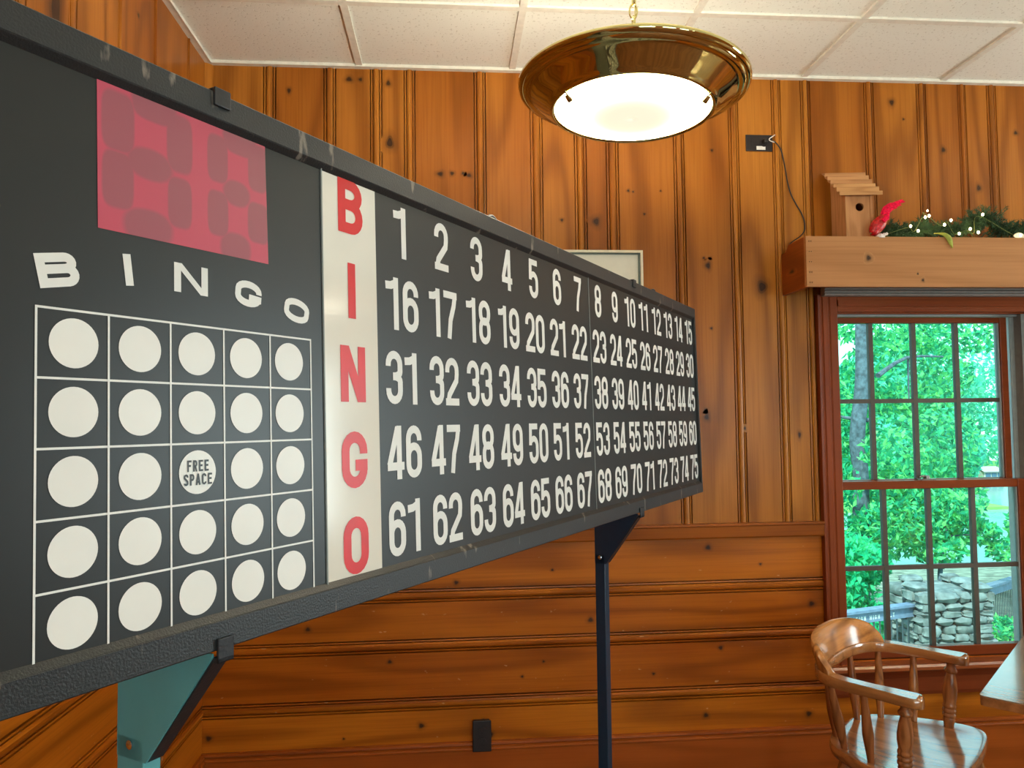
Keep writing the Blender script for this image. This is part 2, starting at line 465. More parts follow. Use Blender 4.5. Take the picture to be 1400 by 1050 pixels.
def glass_mat():
    m = bpy.data.materials.new('window_glass'); m.use_nodes = True
    n = m.node_tree.nodes; l = m.node_tree.links; n.clear()
    o = n.new('ShaderNodeOutputMaterial'); t = n.new('ShaderNodeBsdfTransparent'); g = n.new('ShaderNodeBsdfGlossy'); x = n.new('ShaderNodeMixShader')
    t.inputs[0].default_value = (0.88, 1.0, 0.98, 1); g.inputs['Roughness'].default_value = 0.02
    fr = n.new('ShaderNodeFresnel'); fr.inputs[0].default_value = 1.45
    l.new(fr.outputs[0], x.inputs[0]); l.new(t.outputs[0], x.inputs[1]); l.new(g.outputs[0], x.inputs[2]); l.new(x.outputs[0], o.inputs[0])
    return m
M['glass'] = glass_mat()

def leaf_mat(name, a, b_, c):
    m = bpy.data.materials.new(name); m.use_nodes = True
    n = m.node_tree.nodes; l = m.node_tree.links; n.clear()
    o = n.new('ShaderNodeOutputMaterial'); d = n.new('ShaderNodeBsdfDiffuse'); t = n.new('ShaderNodeBsdfTranslucent'); x = n.new('ShaderNodeMixShader')
    x.inputs[0].default_value = 0.45
    at = n.new('ShaderNodeAttribute'); at.attribute_name = 'pv'
    rp = n.new('ShaderNodeValToRGB')
    rp.color_ramp.elements[0].color = a + (1,); rp.color_ramp.elements[1].color = c + (1,)
    e = rp.color_ramp.elements.new(0.5); e.color = b_ + (1,)
    l.new(at.outputs['Fac'], rp.inputs[0])
    for s in (d, t):
        l.new(rp.outputs[0], s.inputs[0])
    l.new(d.outputs[0], x.inputs[1]); l.new(t.outputs[0], x.inputs[2]); l.new(x.outputs[0], o.inputs[0])
    return m
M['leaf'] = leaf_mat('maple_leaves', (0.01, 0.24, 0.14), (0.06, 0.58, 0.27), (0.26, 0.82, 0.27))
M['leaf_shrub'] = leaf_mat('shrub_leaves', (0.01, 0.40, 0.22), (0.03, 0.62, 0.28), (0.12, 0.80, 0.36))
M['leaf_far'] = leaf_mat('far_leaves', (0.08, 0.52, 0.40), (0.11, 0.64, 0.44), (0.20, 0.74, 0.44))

# ------------------------------------------------------------------ the setting
XL = -0.9426
RAIL_T, RAIL_B, BASE_T = 1.0693, 1.010, 0.2521
OPX0, OPX1, OPZ0, OPZ1 = 1.555, 2.455, 0.50, 1.935     # window opening
JX = [(-0.726, -0.674), (-0.491, -0.440), (-0.308, -0.258), (-0.174, -0.127), (0.106, 0.156), (0.332, 0.385), (0.512, 0.565), (0.643, 0.698),
      (0.926, 0.974), (1.161, 1.207), (1.348, 1.391), (1.475, 1.520), (1.753, 1.799), (1.987, 2.032), (2.172, 2.210), (2.303, 2.348),
      (2.52, 2.57), (2.72, 2.77), (2.86, 2.91), (3.10, 3.15), (3.33, 3.38), (3.50, 3.55), (3.75, 3.80), (3.98, 4.03), (4.15, 4.20), (4.40, 4.45), (4.62, 4.67), (4.85, 4.90), (5.1, 5.15)]
PROF = [(0, 0), (.02, .014), (.075, .014), (.095, 0), (.20, -.0005), (.215, .012), (.265, .012), (.28, -.001), (.34, -.004), (.42, -.006), (.58, -.006), (.66, -.004), (.72, -.001),
        (.735, .012), (.785, .012), (.80, -.0005), (.885, 0), (.90, .016), (.98, .016), (1, 0)]

def profile(joints, a0, a1):
    """polyline (position, depth, plank) along a panelled wall"""
    pts = [(a0, 0.0)]
    for l_, r_ in joints:
        for s_, d_ in PROF:
            pts.append((l_ + s_ * (r_ - l_), d_))
    pts.append((a1, 0.0))
    return pts

def plank_of(joints, x):
    i = sum(1 for l_, r_ in joints if x > (l_ + r_) / 2)
    return ((i * 0.61803 + 0.23) % 1.0)

def strips(mb, pts, joints, lo, hi, z0, z1, P):
    """P(pos, depth, z) -> world point"""
    for (a, da), (b, db) in zip(pts[:-1], pts[1:]):
        a2, b2 = max(a, lo), min(b, hi)
        if b2 - a2 < 1e-6: continue
        d = lambda x: da + (db - da) * (x - a) / max(b - a, 1e-9)
        mb.p = plank_of(joints, (a2 + b2) / 2)
        mb.add([P(a2, d(a2), z0), P(b2, d(b2), z0), P(b2, d(b2), z1), P(a2, d(a2), z1)], [(0, 1, 2, 3)])

def knot(mb, P, x, z, r, ez, joints, along):
    mb.p = plank_of(joints, x if along == 'x' else z)
    n = 16; vs = []; ks = []
    for rr, kv in ((0.0, 0.90), (0.55, 0.94), (0.72, 0.6), (0.85, 0.66), (1.1, 0.30), (2.2, 0.0)):
        for j in range(n):
            a = 2 * PI * j / n
            w = 1 + 0.12 * math.sin(3 * a + x * 40)
            vs.append(P(x + r * rr * w * math.cos(a), -0.0007, z + r * rr * ez * w * math.sin(a))); ks.append(kv)
    fs = [tuple(range(n))] + [(i * n + j, i * n + (j + 1) % n, (i + 1) * n + (j + 1) % n, (i + 1) * n + j) for i in range(5) for j in range(n)]
    o = len(mb.v); mb.add(vs, fs)
    for i, kv in enumerate(ks): mb.k[o + i] = kv

# back wall: vertical knotty pine above the rail, horizontal boards below
PB = lambda x, d, z: (x, d, z)
mb = MB(); pts = profile(JX, XL, XR)
strips(mb, pts, JX, XL, OPX0, RAIL_T - .03, ZC, PB)
strips(mb, pts, JX, OPX0, OPX1, OPZ1, ZC, PB)
strips(mb, pts, JX, OPX1, XR, RAIL_T - .03, ZC, PB)
for x, z, r, e in [(-.23, 2.608, .017, 1.6), (.017, 2.487, .009, 1), (.061, 2.488, .007, 1), (-.03, 2.484, .013, .8), (.085, 2.48, .010, .9), (.600, 2.297, .016, 1.2), (.459, 2.302, .007, 1),
                   (.735, 2.426, .006, 1), (.87, 2.427, .004, 1), (1.062, 2.119, .012, 1.3), (1.045, 2.150, .005, 1), (1.072, 2.15, .004, 1), (1.289, 2.032, .022, 1.25), (1.041, 1.498, .011, 1.3), (1.035, 1.525, .006, 1.2),
                   (2.252, 2.458, .011, 1.4), (1.927, 2.749, .005, 1), (1.877, 2.82, .012, 1.2), (.80, 2.33, .005, 1), (.90, 2.70, .012, 1.1), (-.625, 2.81, .008, 1.5), (-.39, 2.862, .014, .8), (-.345, 2.862, .008, 1),
                   (-.235, 2.85, .010, 1.3), (1.09, 2.60, .006, 1), (1.07, 1.86, .006, 1), (1.20, 1.45, .005, 1.6), (1.43, 1.42, .007, 2), (.755, 2.422, .004, 1), (1.60, 2.46, .004, 1), (2.1, 2.62, .010, 1.2), (2.43, 2.7, .009, 1)]:
    knot(mb, PB, x, z, r, e, JX, 'x')
wall_back_up = mb
JZ = [(0.374, 0.428), (0.596, 0.650), (0.788, 0.843)]
mb2 = MB(); mb2.cur = 1
ptz = profile(JZ, 0.0, RAIL_B + .03)
PH = lambda z, d, x: (x, d, z)
for lo, hi, a, b in [(XL, OPX0, 0, RAIL_B + .03), (OPX0, OPX1, 0, OPZ0), (OPX1, XR, 0, RAIL_B + .03)]:
    strips(mb2, ptz, JZ, a, b, lo, hi, PH)
PK = lambda x, d, z: (x, d, z)
for x, z, r in [(1.034, .972, .012), (-.119, .318, .012), (-.918, .306, .012), (-.239, .566, .009), (.149, .272, .012), (1.009, .309, .011), (1.435, .297, .013), (.275, .49, .006), (1.076, .572, .010), (-.415, .282, .005),
                (.02, .862, .010), (.55, .70, .012), (-.55, .70, .010), (.8, .48, .006), (.36, .545, .005), (1.46, .735, .012), (.12, .33, .006), (.4, .9, .006), (1.25, .9, .006), (-.6, .95, .012)]:
    o = len(mb2.f); knot(mb2, PK, x, z, r, .9, JZ, 'z')
nv = len(wall_back_up.v)
wall_back_up.v += mb2.v; wall_back_up.k += mb2.k
wall_back_up.f += [[nv + i for i in f] for f in mb2.f]; wall_back_up.m += mb2.m; wall_back_up.pv += mb2.pv
struct(wall_back_up.build('wall_back', [M['pine_v'], M['pine_h']], fixn=False))

# left wall
JY = [(-1.072, -1.025), (-0.790, -0.762), (-0.526, -0.508), (-0.215, -0.200)]
y = -1.30
while y > YB + .2:
    JY.append((y, y + .045)); y -= random.choice((.17, .22, .25, .3))
JY = sorted(JY)
mb = MB(); ptl = profile(JY, YB, 0.0)
PL = lambda yy, d, z: (XL - d, yy, z)
strips(mb, ptl, JY, YB, 0, RAIL_T - .03, ZC, PL)
for yy, z, r, e in [(-1.13, 2.50, .03, 3.0), (-.65, 2.75, .008, 1), (-1.6, 2.4, .015, 1.4)]:
    knot(mb, lambda a, d, z_: (XL - d, a, z_), yy, z, r, e, JY, 'x')
mb2 = MB(); mb2.cur = 1
strips(mb2, ptz, JZ, 0, RAIL_B + .03, YB, 0, lambda z, d, yy: (XL - d, yy, z))
nv = len(mb.v); mb.v += mb2.v; mb.k += mb2.k; mb.f += [[nv + i for i in f] for f in mb2.f]; mb.m += mb2.m; mb.pv += mb2.pv
struct(mb.build('wall_left', [M['pine_left'], M['pine_hl']], fixn=False))

# right and rear walls with window openings, the rear ones added for light
mb = MB(); mb.p = .4
def wall_with_holes(mb, lo, hi, holes, box):
    cuts = [lo]
    for a, b in sorted(holes):
        box(mb, cuts[-1], a, 0, ZC); box(mb, a, b, 0, .8); box(mb, a, b, 2.2, ZC); cuts.append(b)
    box(mb, cuts[-1], hi, 0, ZC)
wall_with_holes(mb, YB, 0, RWIN, lambda m_, a, b, z0, z1: m_.box((XR, a, z0), (XR + .12, b, z1)))
struct(mb.build('wall_right', M['pine_left']))
mb = MB(); mb.p = .6
wall_with_holes(mb, XL, XR, BWIN_ADDED, lambda m_, a, b, z0, z1: m_.box((a, YB - .12, z0), (b, YB, z1)))
struct(mb.build('wall_rear', M['pine_v']))
mb = MB(); mb.box((XL - .1, YB - .12, -.1), (XR + .12, 0.1, 0))
struct(mb.build('floor', M['floor']))
mb = MB(); mb.box((XL - .1, YB - .12, ZC + .006), (XR + .12, .25, ZC + .08))
struct(mb.build('ceiling', M['tile']))
# outer skin so that the sun stays outside
mb = MB()
mb.box((XL - .15, .14, -.1), (OPX0 - .03, .2, ZC)); mb.box((OPX1 + .03, .14, -.1), (XR + .12, .2, ZC)); mb.box((OPX0 - .03, .14, OPZ1 + .03), (OPX1 + .03, .2, ZC)); mb.box((OPX0 - .03, .14, -.1), (OPX1 + .03, .2, OPZ0 - .03))
mb.box((XL - .2, YB - .1, -.1), (XL - .1, .2, ZC))
struct(mb.build('wall_outside', M['house_wall']))

# ceiling grid
mb = MB()
T1, TY = -0.3606, -0.4617
x = T1
while x < XR:
    mb.box((x, YB, ZC - .001), (x + .026, 0, ZC + .012)); x += .61
y = TY
while y > YB:
    mb.box((XL, y - .026, ZC - .0015), (XR, y, ZC + .012)); y -= .61
struct(mb.build('trim_1', M['tbar']))
mb = MB()
mb.box((XL, -.026, ZC - .004), (XR, .0, ZC + .008)); mb.box((XL, YB, ZC - .004), (XL + .026, -.026, ZC + .008))
mb.box((XL + .022, -.026, ZC - .0055), (XR, -.022, ZC - .004)); mb.box((XL + .022, YB, ZC - .0055), (XL + .026, -.022, ZC - .004))
struct(mb.build('trim_2', M['tbar']))
# corner bead
mb = MB(); mb.p = .1
mb.prism([(XL, -.0, RAIL_T), (XL, -.026, RAIL_T), (XL + .008, -.024, RAIL_T), (XL + .017, -.017, RAIL_T), (XL + .024, -.008, RAIL_T), (XL + .026, 0, RAIL_T)], (0, 0, ZC - .006 - RAIL_T))
struct(mb.build('trim_3', M['pine_v'], smooth=True))
# chair rail on both walls
mb = MB(); mb.p = .35
def railx(m_, x0, x1):
    m_.prism([(x0, .0, RAIL_B), (x0, -.022, RAIL_B), (x0, -.026, RAIL_B + .006), (x0, -.028, RAIL_T - .012), (x0, -.034, RAIL_T - .008), (x0, -.034, RAIL_T), (x0, 0, RAIL_T)], (x1 - x0, 0, 0))
railx(mb, XL, 1.511); railx(mb, OPX1 + .085, XR)
struct(mb.build('trim_4', M['rail']))
mb = MB(); mb.p = .35
mb.prism([(XL, YB, RAIL_B), (XL + .024, YB, RAIL_B), (XL + .03, YB, RAIL_T - .01), (XL + .034, YB, RAIL_T), (XL, YB, RAIL_T)], (0, -YB - .034, 0))
struct(mb.build('trim_5', M['pine_hl']))
# baseboards
mb = MB(); mb.p = .5
bp_ = [(0, BASE_T), (-.010, BASE_T), (-.016, BASE_T - .004), (-.017, BASE_T - .010), (-.012, BASE_T - .014), (-.012, BASE_T - .017), (-.018, BASE_T - .020), (-.021, BASE_T - .024), (-.021, BASE_T - .028), (-.018, BASE_T - .031), (-.018, 0), (0, 0)]
for x0, x1 in ((XL, XR),):
    mb.prism([(x0, d, z) for d, z in bp_], (x1 - x0, 0, 0))
struct(mb.build('baseboard_back', M['base']))
mb = MB(); mb.p = .5
mb.prism([(XL - d, YB, z) for d, z in bp_], (0, -YB - .022, 0))
struct(mb.build('baseboard_left', M['basel']))

# ------------------------------------------------------------------ window 1
win = struct(bpy.data.objects.new('window_1', None)); C.objects.link(win); win.location = (2.01, 0, OPZ0)
wo_ = (2.01, 0, OPZ0)
def wpart(mb, name, mat, bevel=0.0, smooth=False, parent=None):
    o = mb.build(name, mat, None, smooth, bevel)
    o.parent = parent or win
    o.location = -V(wo_)
    return o
mb = MB(); mb.p = .3
CT = 1.995
for x0, x1 in ((1.511, 1.597), (2.445, 2.531)):      # side casing, fluted
    w = x1 - x0
    prof = [(0, 0), (0, -.028), (.10, -.030), (.16, -.026), (.20, -.026), (.24, -.030), (.46, -.030), (.50, -.027), (.56, -.027), (.60, -.030), (.92, -.030), (1, -.022), (1, 0)]
    mb.prism([(x0 + s_ * w, d, .43) for s_, d in prof], (0, 0, CT - .43))
wpart(mb, 'side_casing', M['casing_v'])
mb = MB(); mb.p = .6
mb.box((1.597, -.024, 1.925), (2.445, 0, CT)); mb.box((1.597, -.031, 1.948), (2.445, -.024, 1.972))
wpart(mb, 'head_casing', M['casing_h'])
mb = MB(); mb.p = .4                                    # jamb lining
mb.box((1.540, -.0, OPZ0), (1.556, .14, OPZ1)); mb.box((2.452, -.0, OPZ0), (2.468, .14, OPZ1)); mb.box((1.540, -.0, 1.92), (2.468, .14, 1.936))
wpart(mb, 'jamb', M['casing_v'])
mb = MB()                                               # vinyl side tracks
mb.box((1.556, .035, OPZ0), (1.562, .125, 1.92)); mb.box((2.424, .008, OPZ0), (2.452, .125, 1.92)); mb.box((2.404, .051, OPZ0), (2.424, .054, 1.92))
mb.box((1.562, .03, 1.912), (2.424, .05, 1.92))
wpart(mb, 'side_track', M['vinyl'])
mb = MB(); mb.p = .2                                    # stool and apron
mb.prism([(1.49, .06, .466), (1.49, -.055, .466), (1.49, -.062, .472), (1.49, -.062, .484), (1.49, -.055, .492), (1.49, .06, .50)], (1.04, 0, 0))
wpart(mb, 'sill', M['sill'])
mb = MB(); mb.p = .7
mb.prism([(1.511, 0, .36), (1.511, -.016, .36), (1.511, -.022, .375), (1.511, -.022, .43), (1.511, -.030, .445), (1.511, -.040, .466), (1.511, 0, .466)], (1.0, 0, 0))
wpart(mb, 'apron', M['casing_h'])

def sash(name, y0, y1, z0, z1, bot, top, sw, xa, xb):
    mb = MB(); mb.p = .5
    mb.box((xa, y0, z0), (xa + sw, y1, z1)); mb.box((xb - sw, y0, z0), (xb, y1, z1))
    mb.box((xa + sw, y0, z0), (xb - sw, y1, z0 + bot)); mb.box((xa + sw, y0, z1 - top), (xb - sw, y1, z1))
    s_ = wpart(mb, name, M['casing_h'], bevel=.003)
    gx0, gx1, gz0, gz1 = xa + sw, xb - sw, z0 + bot, z1 - top
    ym = (y0 + y1) / 2
    mb = MB(); mb.box((gx0, ym - .002, gz0), (gx1, ym + .002, gz1))
    g = mb.build('glass', M['glass']); g.parent = s_
    mb = MB()
    for k in (1, 2, 3):
        x = gx0 + (gx1 - gx0) * k / 4
        mb.box((x - .0095, ym - .009, gz0), (x + .0095, ym + .009, gz1))
    zm = (gz0 + gz1) / 2
    mb.box((gx0, ym - .0085, zm - .009), (gx1, ym + .0085, zm + .009))
    q = mb.build('muntin', M['muntin']); q.parent = s_
    mb = MB()
    mb.box((gx1 - .006, ym - .012, gz0), (gx1, ym + .012, gz1))
    q = mb.build('glazing_bead', M['vinyl']); q.parent = s_
    return s_
lower = sash('lower_sash', .012, .050, .50, 1.223, .040, .034, .040, 1.562, 2.423)
upper = sash('upper_sash', .056, .094, 1.19, 1.912, .035, .024, .032, 1.564, 2.396)
upper.name = 'upper_sash'
mb = MB(); mb.box((1.96, .014, 1.223), (2.02, .046, 1.229)); mb.lathe([(.014, 0), (.014, .012), (.006, .014)], 12, (1.99, .03, 1.229)); mb.tube([(1.99, .03, 1.238), (1.968, .022, 1.240), (1.950, .018, 1.238)], [.005, .005, .003], 8)
wpart(mb, 'sash_lock', M['latch'], smooth=True)

# ------------------------------------------------------------------ box valance above the window, shade under it
val = thing('window_valance', 'pine box shelf running above the window, birdhouse and garland on top', 'valance', (2.0, 0, 2.0))
def vpart(mb, name, mat, bevel=0.0, org=(2.0, 0, 2.0), parent=val, smooth=False):
    o = mb.build(name, mat, None, smooth, bevel); o.parent = parent; o.location = -V(org); return o
mb = MB(); mb.p = .25; mb.box((1.372, -.222, 1.994), (2.66, -.204, 2.190))
VK = [(1.622, 2.106, .011), (1.84, 2.02, .006), (1.82, 2.045, .004)]
for x, z, r in VK:
    knot(mb, lambda a, d, z_: (a, -.2222 + d, z_), x, z, r, 1.1, [], 'x')
for k in range(5):
    for dx in (.012, .020):
        knot(mb, lambda a, d, z_: (a, -.2222 + d, z_), 1.372 + dx, 2.01 + .04 * k, .0022, 1, [], 'x')
vpart(mb, 'front_board', M['shelf'])
mb = MB(); mb.p = .8; mb.prism([(1.372, -.003, 1.994), (1.372, -.204, 1.994), (1.372, -.204, 2.190), (1.372, -.07, 2.190), (1.372, -.05, 2.165), (1.372, -.003, 2.165)], (.018, 0, 0))
knot(mb, lambda a, d, z_: (1.3715 + d, a, z_), -.10, 2.075, .022, .35, [], 'x')
vpart(mb, 'end_board', M['shelf_end'])
mb = MB(); mb.p = .5; mb.box((2.642, -.204, 1.994), (2.66, -.003, 2.190)); vpart(mb, 'end_board', M['shelf_end'])
mb = MB(); mb.p = .3; mb.box((1.390, -.204, 2.165), (2.642, -.003, 2.183)); vpart(mb, 'top_board', M['shelf'])

shd = thing('pleated_shade', 'raised grey pleated window shade tucked up behind the pine valance', 'window shade', (2.0, -.05, 1.99))
mb = MB()
for k in range(7):
    z = 1.985 + k * .012
    mb.prism([(1.52, -.068, z), (1.52, -.076, z + .006), (1.52, -.068, z + .012), (1.52, -.036, z + .012), (1.52, -.036, z)], (.98, 0, 0))
o = mb.build('pleats', M['shade_cloth']); o.parent = shd; o.location = -V((2.0, -.05, 1.99))
mb = MB(); mb.box((1.52, -.076, 2.069), (2.5, -.032, 2.10)); o = mb.build('head_rail', M['vinyl']); o.parent = shd; o.location = -V((2.0, -.05, 1.99))

# ------------------------------------------------------------------ lettering (own stroke alphabet)
def arc(cx, cy, rx, ry, a0, a1, n=10):
    return [(cx + rx * math.cos(math.radians(a0 + (a1 - a0) * i / n)), cy + ry * math.sin(math.radians(a0 + (a1 - a0) * i / n))) for i in range(n + 1)]

def glyph(ch, Wd, t, tv=None):
    """strokes of one character in a box Wd wide and 1 high, stroke width t"""
    a = t / 2; L = a; R_ = Wd - a; B = a; T = 1 - a
    cx = Wd / 2; rx = (R_ - L) / 2; ry = min(rx * 1.05, .25)
    def loop(y0, y1):
        r = min(ry, (y1 - y0) / 2)
        return ('c', arc(cx, y1 - r, rx, r, 180, 0) + arc(cx, y0 + r, rx, r, 0, -180))
    if ch == '0' or ch == 'O': return [loop(B, T)]
    if ch == '1':
        xb = Wd * .70
        return [('o', [(xb, 0), (xb, 1)]), ('o', [(xb - t * .3, .875), (xb - Wd * .30, .835), (xb - Wd * .62, .825)])]
    if ch == 'I' : return [('o', [(Wd / 2, 0), (Wd / 2, 1)])]
    if ch == '2': return [('o', [(L, T - .24)] + arc(cx, T - ry, rx, ry, 180, 0) + [(R_, T - ry - .08), (R_ - .04 * Wd, .52), (L + .12 * Wd, .22), (L + .02, 0.07)]), ('o', [(0, B), (Wd, B)])]
    if ch == '3': return [('o', [(L, T - .22)] + arc(cx, T - ry, rx, ry, 180, 0) + [(R_, .62)] + arc(cx, .62, rx, .10, 0, -90, 5) + [(cx - .08 * Wd, .52)]),
                          ('o', [(cx - .08 * Wd, .52), (cx, .52)] + arc(cx, .42, rx, .10, 90, 0, 5) + [(R_, B + ry)] + arc(cx, B + ry, rx, ry, 0, -180) + [(L, B + ry + .035)])]
    if ch == '4':
        xb = Wd * .70
        return [('o', [(xb, 0), (xb, 1)]), ('o', [(0, .245), (Wd, .245)]), ('o', [(xb - t * .25, .97), (L * .8, .27)])]
    if ch == '5': return [('o', [(Wd * .93, T), (L + .01, T)]), ('o', [(L + .02, 1), (L, .46)]), ('o', [(L, .50), (L + .06 * Wd, .57)] + arc(cx, .62 - ry, rx, ry, 120, 0, 8) + [(R_, B + ry)] + arc(cx, B + ry, rx, ry, 0, -180) + [(L, B + ry + .035)])]
    if ch == '6': return [loop(B, .60), ('o', [(L, .36), (L, T - ry)] + arc(cx, T - ry, rx, ry, 180, 0) + [(R_, T - .22)])]
    if ch == '9': return [loop(.40, T), ('o', [(R_, .64), (R_, B + ry)] + arc(cx, B + ry, rx, ry, 0, -180) + [(L, B + ry + .035)])]
    if ch == '7': return [('o', [(0, T), (Wd, T)]), ('o', [(R_, T), (R_ - .10 * Wd, .70), (Wd * .50, .40), (Wd * .38, 0)])]
    if ch == '8': return [loop(B, .54), loop(.50, T)]
    if ch == 'B':
        rb = min(rx, .22)
        xm = max(R_ - rb, L)
        return [('o', [(L, 0), (L, 1)]), ('o', [(0, T), (xm - .02 * Wd, T)] + arc(xm - .02 * Wd, (T + .53) / 2, rb, (T - .53) / 2, 90, -90) + [(0, .53)]),
                ('o', [(0, .53), (xm, .53)] + arc(xm, (B + .53) / 2, rb, (.53 - B) / 2, 90, -90) + [(0, B)])]
    if ch == 'N': return [('o', [(L, 0), (L, 1)]), ('o', [(R_, 0), (R_, 1)]), ('p', [(0, 1), (t * 1.12, 1), (Wd, 0), (Wd - t * 1.12, 0)])]
    if ch == 'G': return [('o', [(R_, T - ry - .05), (R_, T - ry)] + arc(cx, T - ry, rx, ry, 0, 180) + arc(cx, B + ry, rx, ry, 180, 360) + [(R_, .50)]), ('o', [(cx + .02 * Wd, .5 - a), (Wd, .5 - a)])]
    if ch == 'C': return [('o', [(R_, T - ry - .04), (R_, T - ry)] + arc(cx, T - ry, rx, ry, 0, 180) + arc(cx, B + ry, rx, ry, 180, 360) + [(R_, .26)])]
    if ch == 'F': return [('o', [(L, 0), (L, 1)]), ('o', [(0, T), (Wd, T)]), ('o', [(0, .52), (Wd * .85, .52)])]
    if ch == 'E': return [('o', [(L, 0), (L, 1)]), ('o', [(0, T), (Wd, T)]), ('o', [(0, .52), (Wd * .88, .52)]), ('o', [(0, B), (Wd, B)])]
    if ch in 'RP':
        r = [('o', [(L, 0), (L, 1)]), ('o', [(0, T), (cx, T)] + arc(cx, (T + .48) / 2, rx, (T - .48) / 2, 90, -90) + [(0, .48)])]
        if ch == 'R': r.append(('o', [(cx, .5), (R_, 0)]))
        return r
    if ch == 'S': return [('o', [(R_, T - .2), (R_, T - ry * .8)] + arc(cx, T - ry * .8, rx, ry * .8, 0, 180) + [(L, .66), (cx, .52), (R_, .36)] + arc(cx, B + ry * .8, rx, ry * .8, 0, -180) + [(L, .22)])]
    if ch == 'A': return [('o', [(L * .7, 0), (cx, 1)]), ('o', [(Wd - L * .7, 0), (cx, 1)]), ('o', [(Wd * .2, .28), (Wd * .8, .28)])]
    if ch == 'U': return [('o', [(L, 1)] + arc(cx, B + ry, rx, ry, 180, 360) + [(R_, 1)])]
    if ch == 'T': return [('o', [(0, T), (Wd, T)]), ('o', [(cx, 0), (cx, T)])]
    if ch == 'H': return [('o', [(L, 0), (L, 1)]), ('o', [(R_, 0), (R_, 1)]), ('o', [(L, .5), (R_, .5)])]
    if ch == 'V': return [('o', [(L * .7, 1), (cx, 0)]), ('o', [(Wd - L * .7, 1), (cx, 0)])]
    if ch == 'L': return [('o', [(L, 0), (L, 1)]), ('o', [(0, B), (Wd, B)])]
    return []

def ribbon(pts, t, closed):
    P_ = [V((x, y)) for x, y in pts]
    Q = [P_[0]]
    for p in P_[1:]:
        if (p - Q[-1]).length > 1e-4: Q.append(p)
    if closed and (Q[0] - Q[-1]).length < 1e-4: Q.pop()
    n = len(Q); L_, R2 = [], []
    for i in range(n):
        if closed or 0 < i < n - 1:
            d0 = (Q[i] - Q[i - 1]).normalized(); d1 = (Q[(i + 1) % n] - Q[i]).normalized()
        elif i == 0: d0 = d1 = (Q[1] - Q[0]).normalized()
        else: d0 = d1 = (Q[-1] - Q[-2]).normalized()
        n0 = V((-d0.y, d0.x)); n1 = V((-d1.y, d1.x)); m_ = (n0 + n1).normalized()
        k = t / 2 / max(m_.dot(n0), .55)
        L_.append(Q[i] + m_ * k); R2.append(Q[i] - m_ * k)
    quads = []
    for i in range(n if closed else n - 1):
        j = (i + 1) % n
        quads.append((L_[i], R2[i], R2[j], L_[j]))
    return quads

def put_char(mb, ch, Wd, t, place):
    """place(x, y) -> 3D point, glyph box Wd x 1"""
    k = 0
    for kind, pts_ in glyph(ch, Wd, t):
        for q in ([[V(z_) for z_ in pts_]] if kind == 'p' else ribbon(pts_, t, kind == 'c')):
            w = [V(place(p.x, p.y)) for p in q]
            nn = (w[2] - w[0]).cross(w[3] - w[1])
            if nn.y > 0: w.reverse()
            k += 1
            mb.add([p + V((0, -.000004 * k, 0)) for p in w], [(0, 1, 2, 3)])

# ------------------------------------------------------------------ bingo flashboard
BO = V((0.84414, -0.50957, 1.5 - 0.25379))
EU = V((0.55631, 0.83097, -0.003728)); EV = V((-0.017887, 0.01646, 0.999705)); EN = V((0.830783, -0.556081, 0.02402))
board = thing('bingo_flashboard', 'long black bingo number board with white numbers on two steel stands', 'bingo board')
board.matrix_world = Matrix(((EU.x, -EN.x, EV.x, BO.x), (EU.y, -EN.y, EV.y, BO.y), (EU.z, -EN.z, EV.z, BO.z), (0, 0, 0, 1)))
U0, U1, VT = -2.245, 0.008, 0.621
DP = .008          # recess of the panels
# frame ring with a bevelled inner lip; local axes: x along, y to the back, z up
mb = MB()
def ring(mb, prof):
    """prof: (inset, y)"""
    loops = []
    for ins, yy in prof:
        ix = ins if ins < .03 else ins
        loops.append([(U0 + ix, yy, ins), (U1 - min(ix, .013), yy, ins), (U1 - min(ix, .013), yy, VT - ins), (U0 + ix, yy, VT - ins)])
    vs = [p for l_ in loops for p in l_]
    fs = []
    for i in range(len(loops) - 1):
        for j in range(4):
            fs.append((i * 4 + j, i * 4 + (j + 1) % 4, (i + 1) * 4 + (j + 1) % 4, (i + 1) * 4 + j))
    mb.add(vs, fs)
ring(mb, [(0, .098), (0, .0015), (.0015, 0), (.030, 0), (.0315, .001), (.039, DP + .001), (.039, .012)])
fr = mb.build('frame', M['frame'], board)
mb = MB(); mb.box((U0 + .004, .0125, .004), (U1 - .004, .0975, VT - .004)); mb.build('back_box', M['steel_black'], board)
PY = DP
def panel(name, u0, u1, mat):
    mb = MB(); mb.box((u0, PY, .036), (u1, PY + .004, VT - .036))
    return mb.build(name, mat, board)
card = panel('card_panel', U0 + .036, -1.7925, M['panel_black'])
strip = panel('letter_strip', -1.791, -1.6795, M['cream_strip']); strip['label'] = 'cream strip with red letters'
pan1 = panel('number_panel', -1.6793, -0.8945, M['panel_black'])
pan2 = panel('number_panel', -0.8935, U1 - .010, M['panel_black'])
mb = MB(); mb.box((-0.8946, PY - .0012, .036), (-0.8934, PY + .001, VT - .036)); mb.build('joint_strip', M['vinyl'], board); mb = MB(); mb.box((-1.7926, PY - .002, .036), (-1.7909, PY + .001, VT - .036))
mb.build('joint_strip', M['vinyl'], board)
YP = PY - .0006
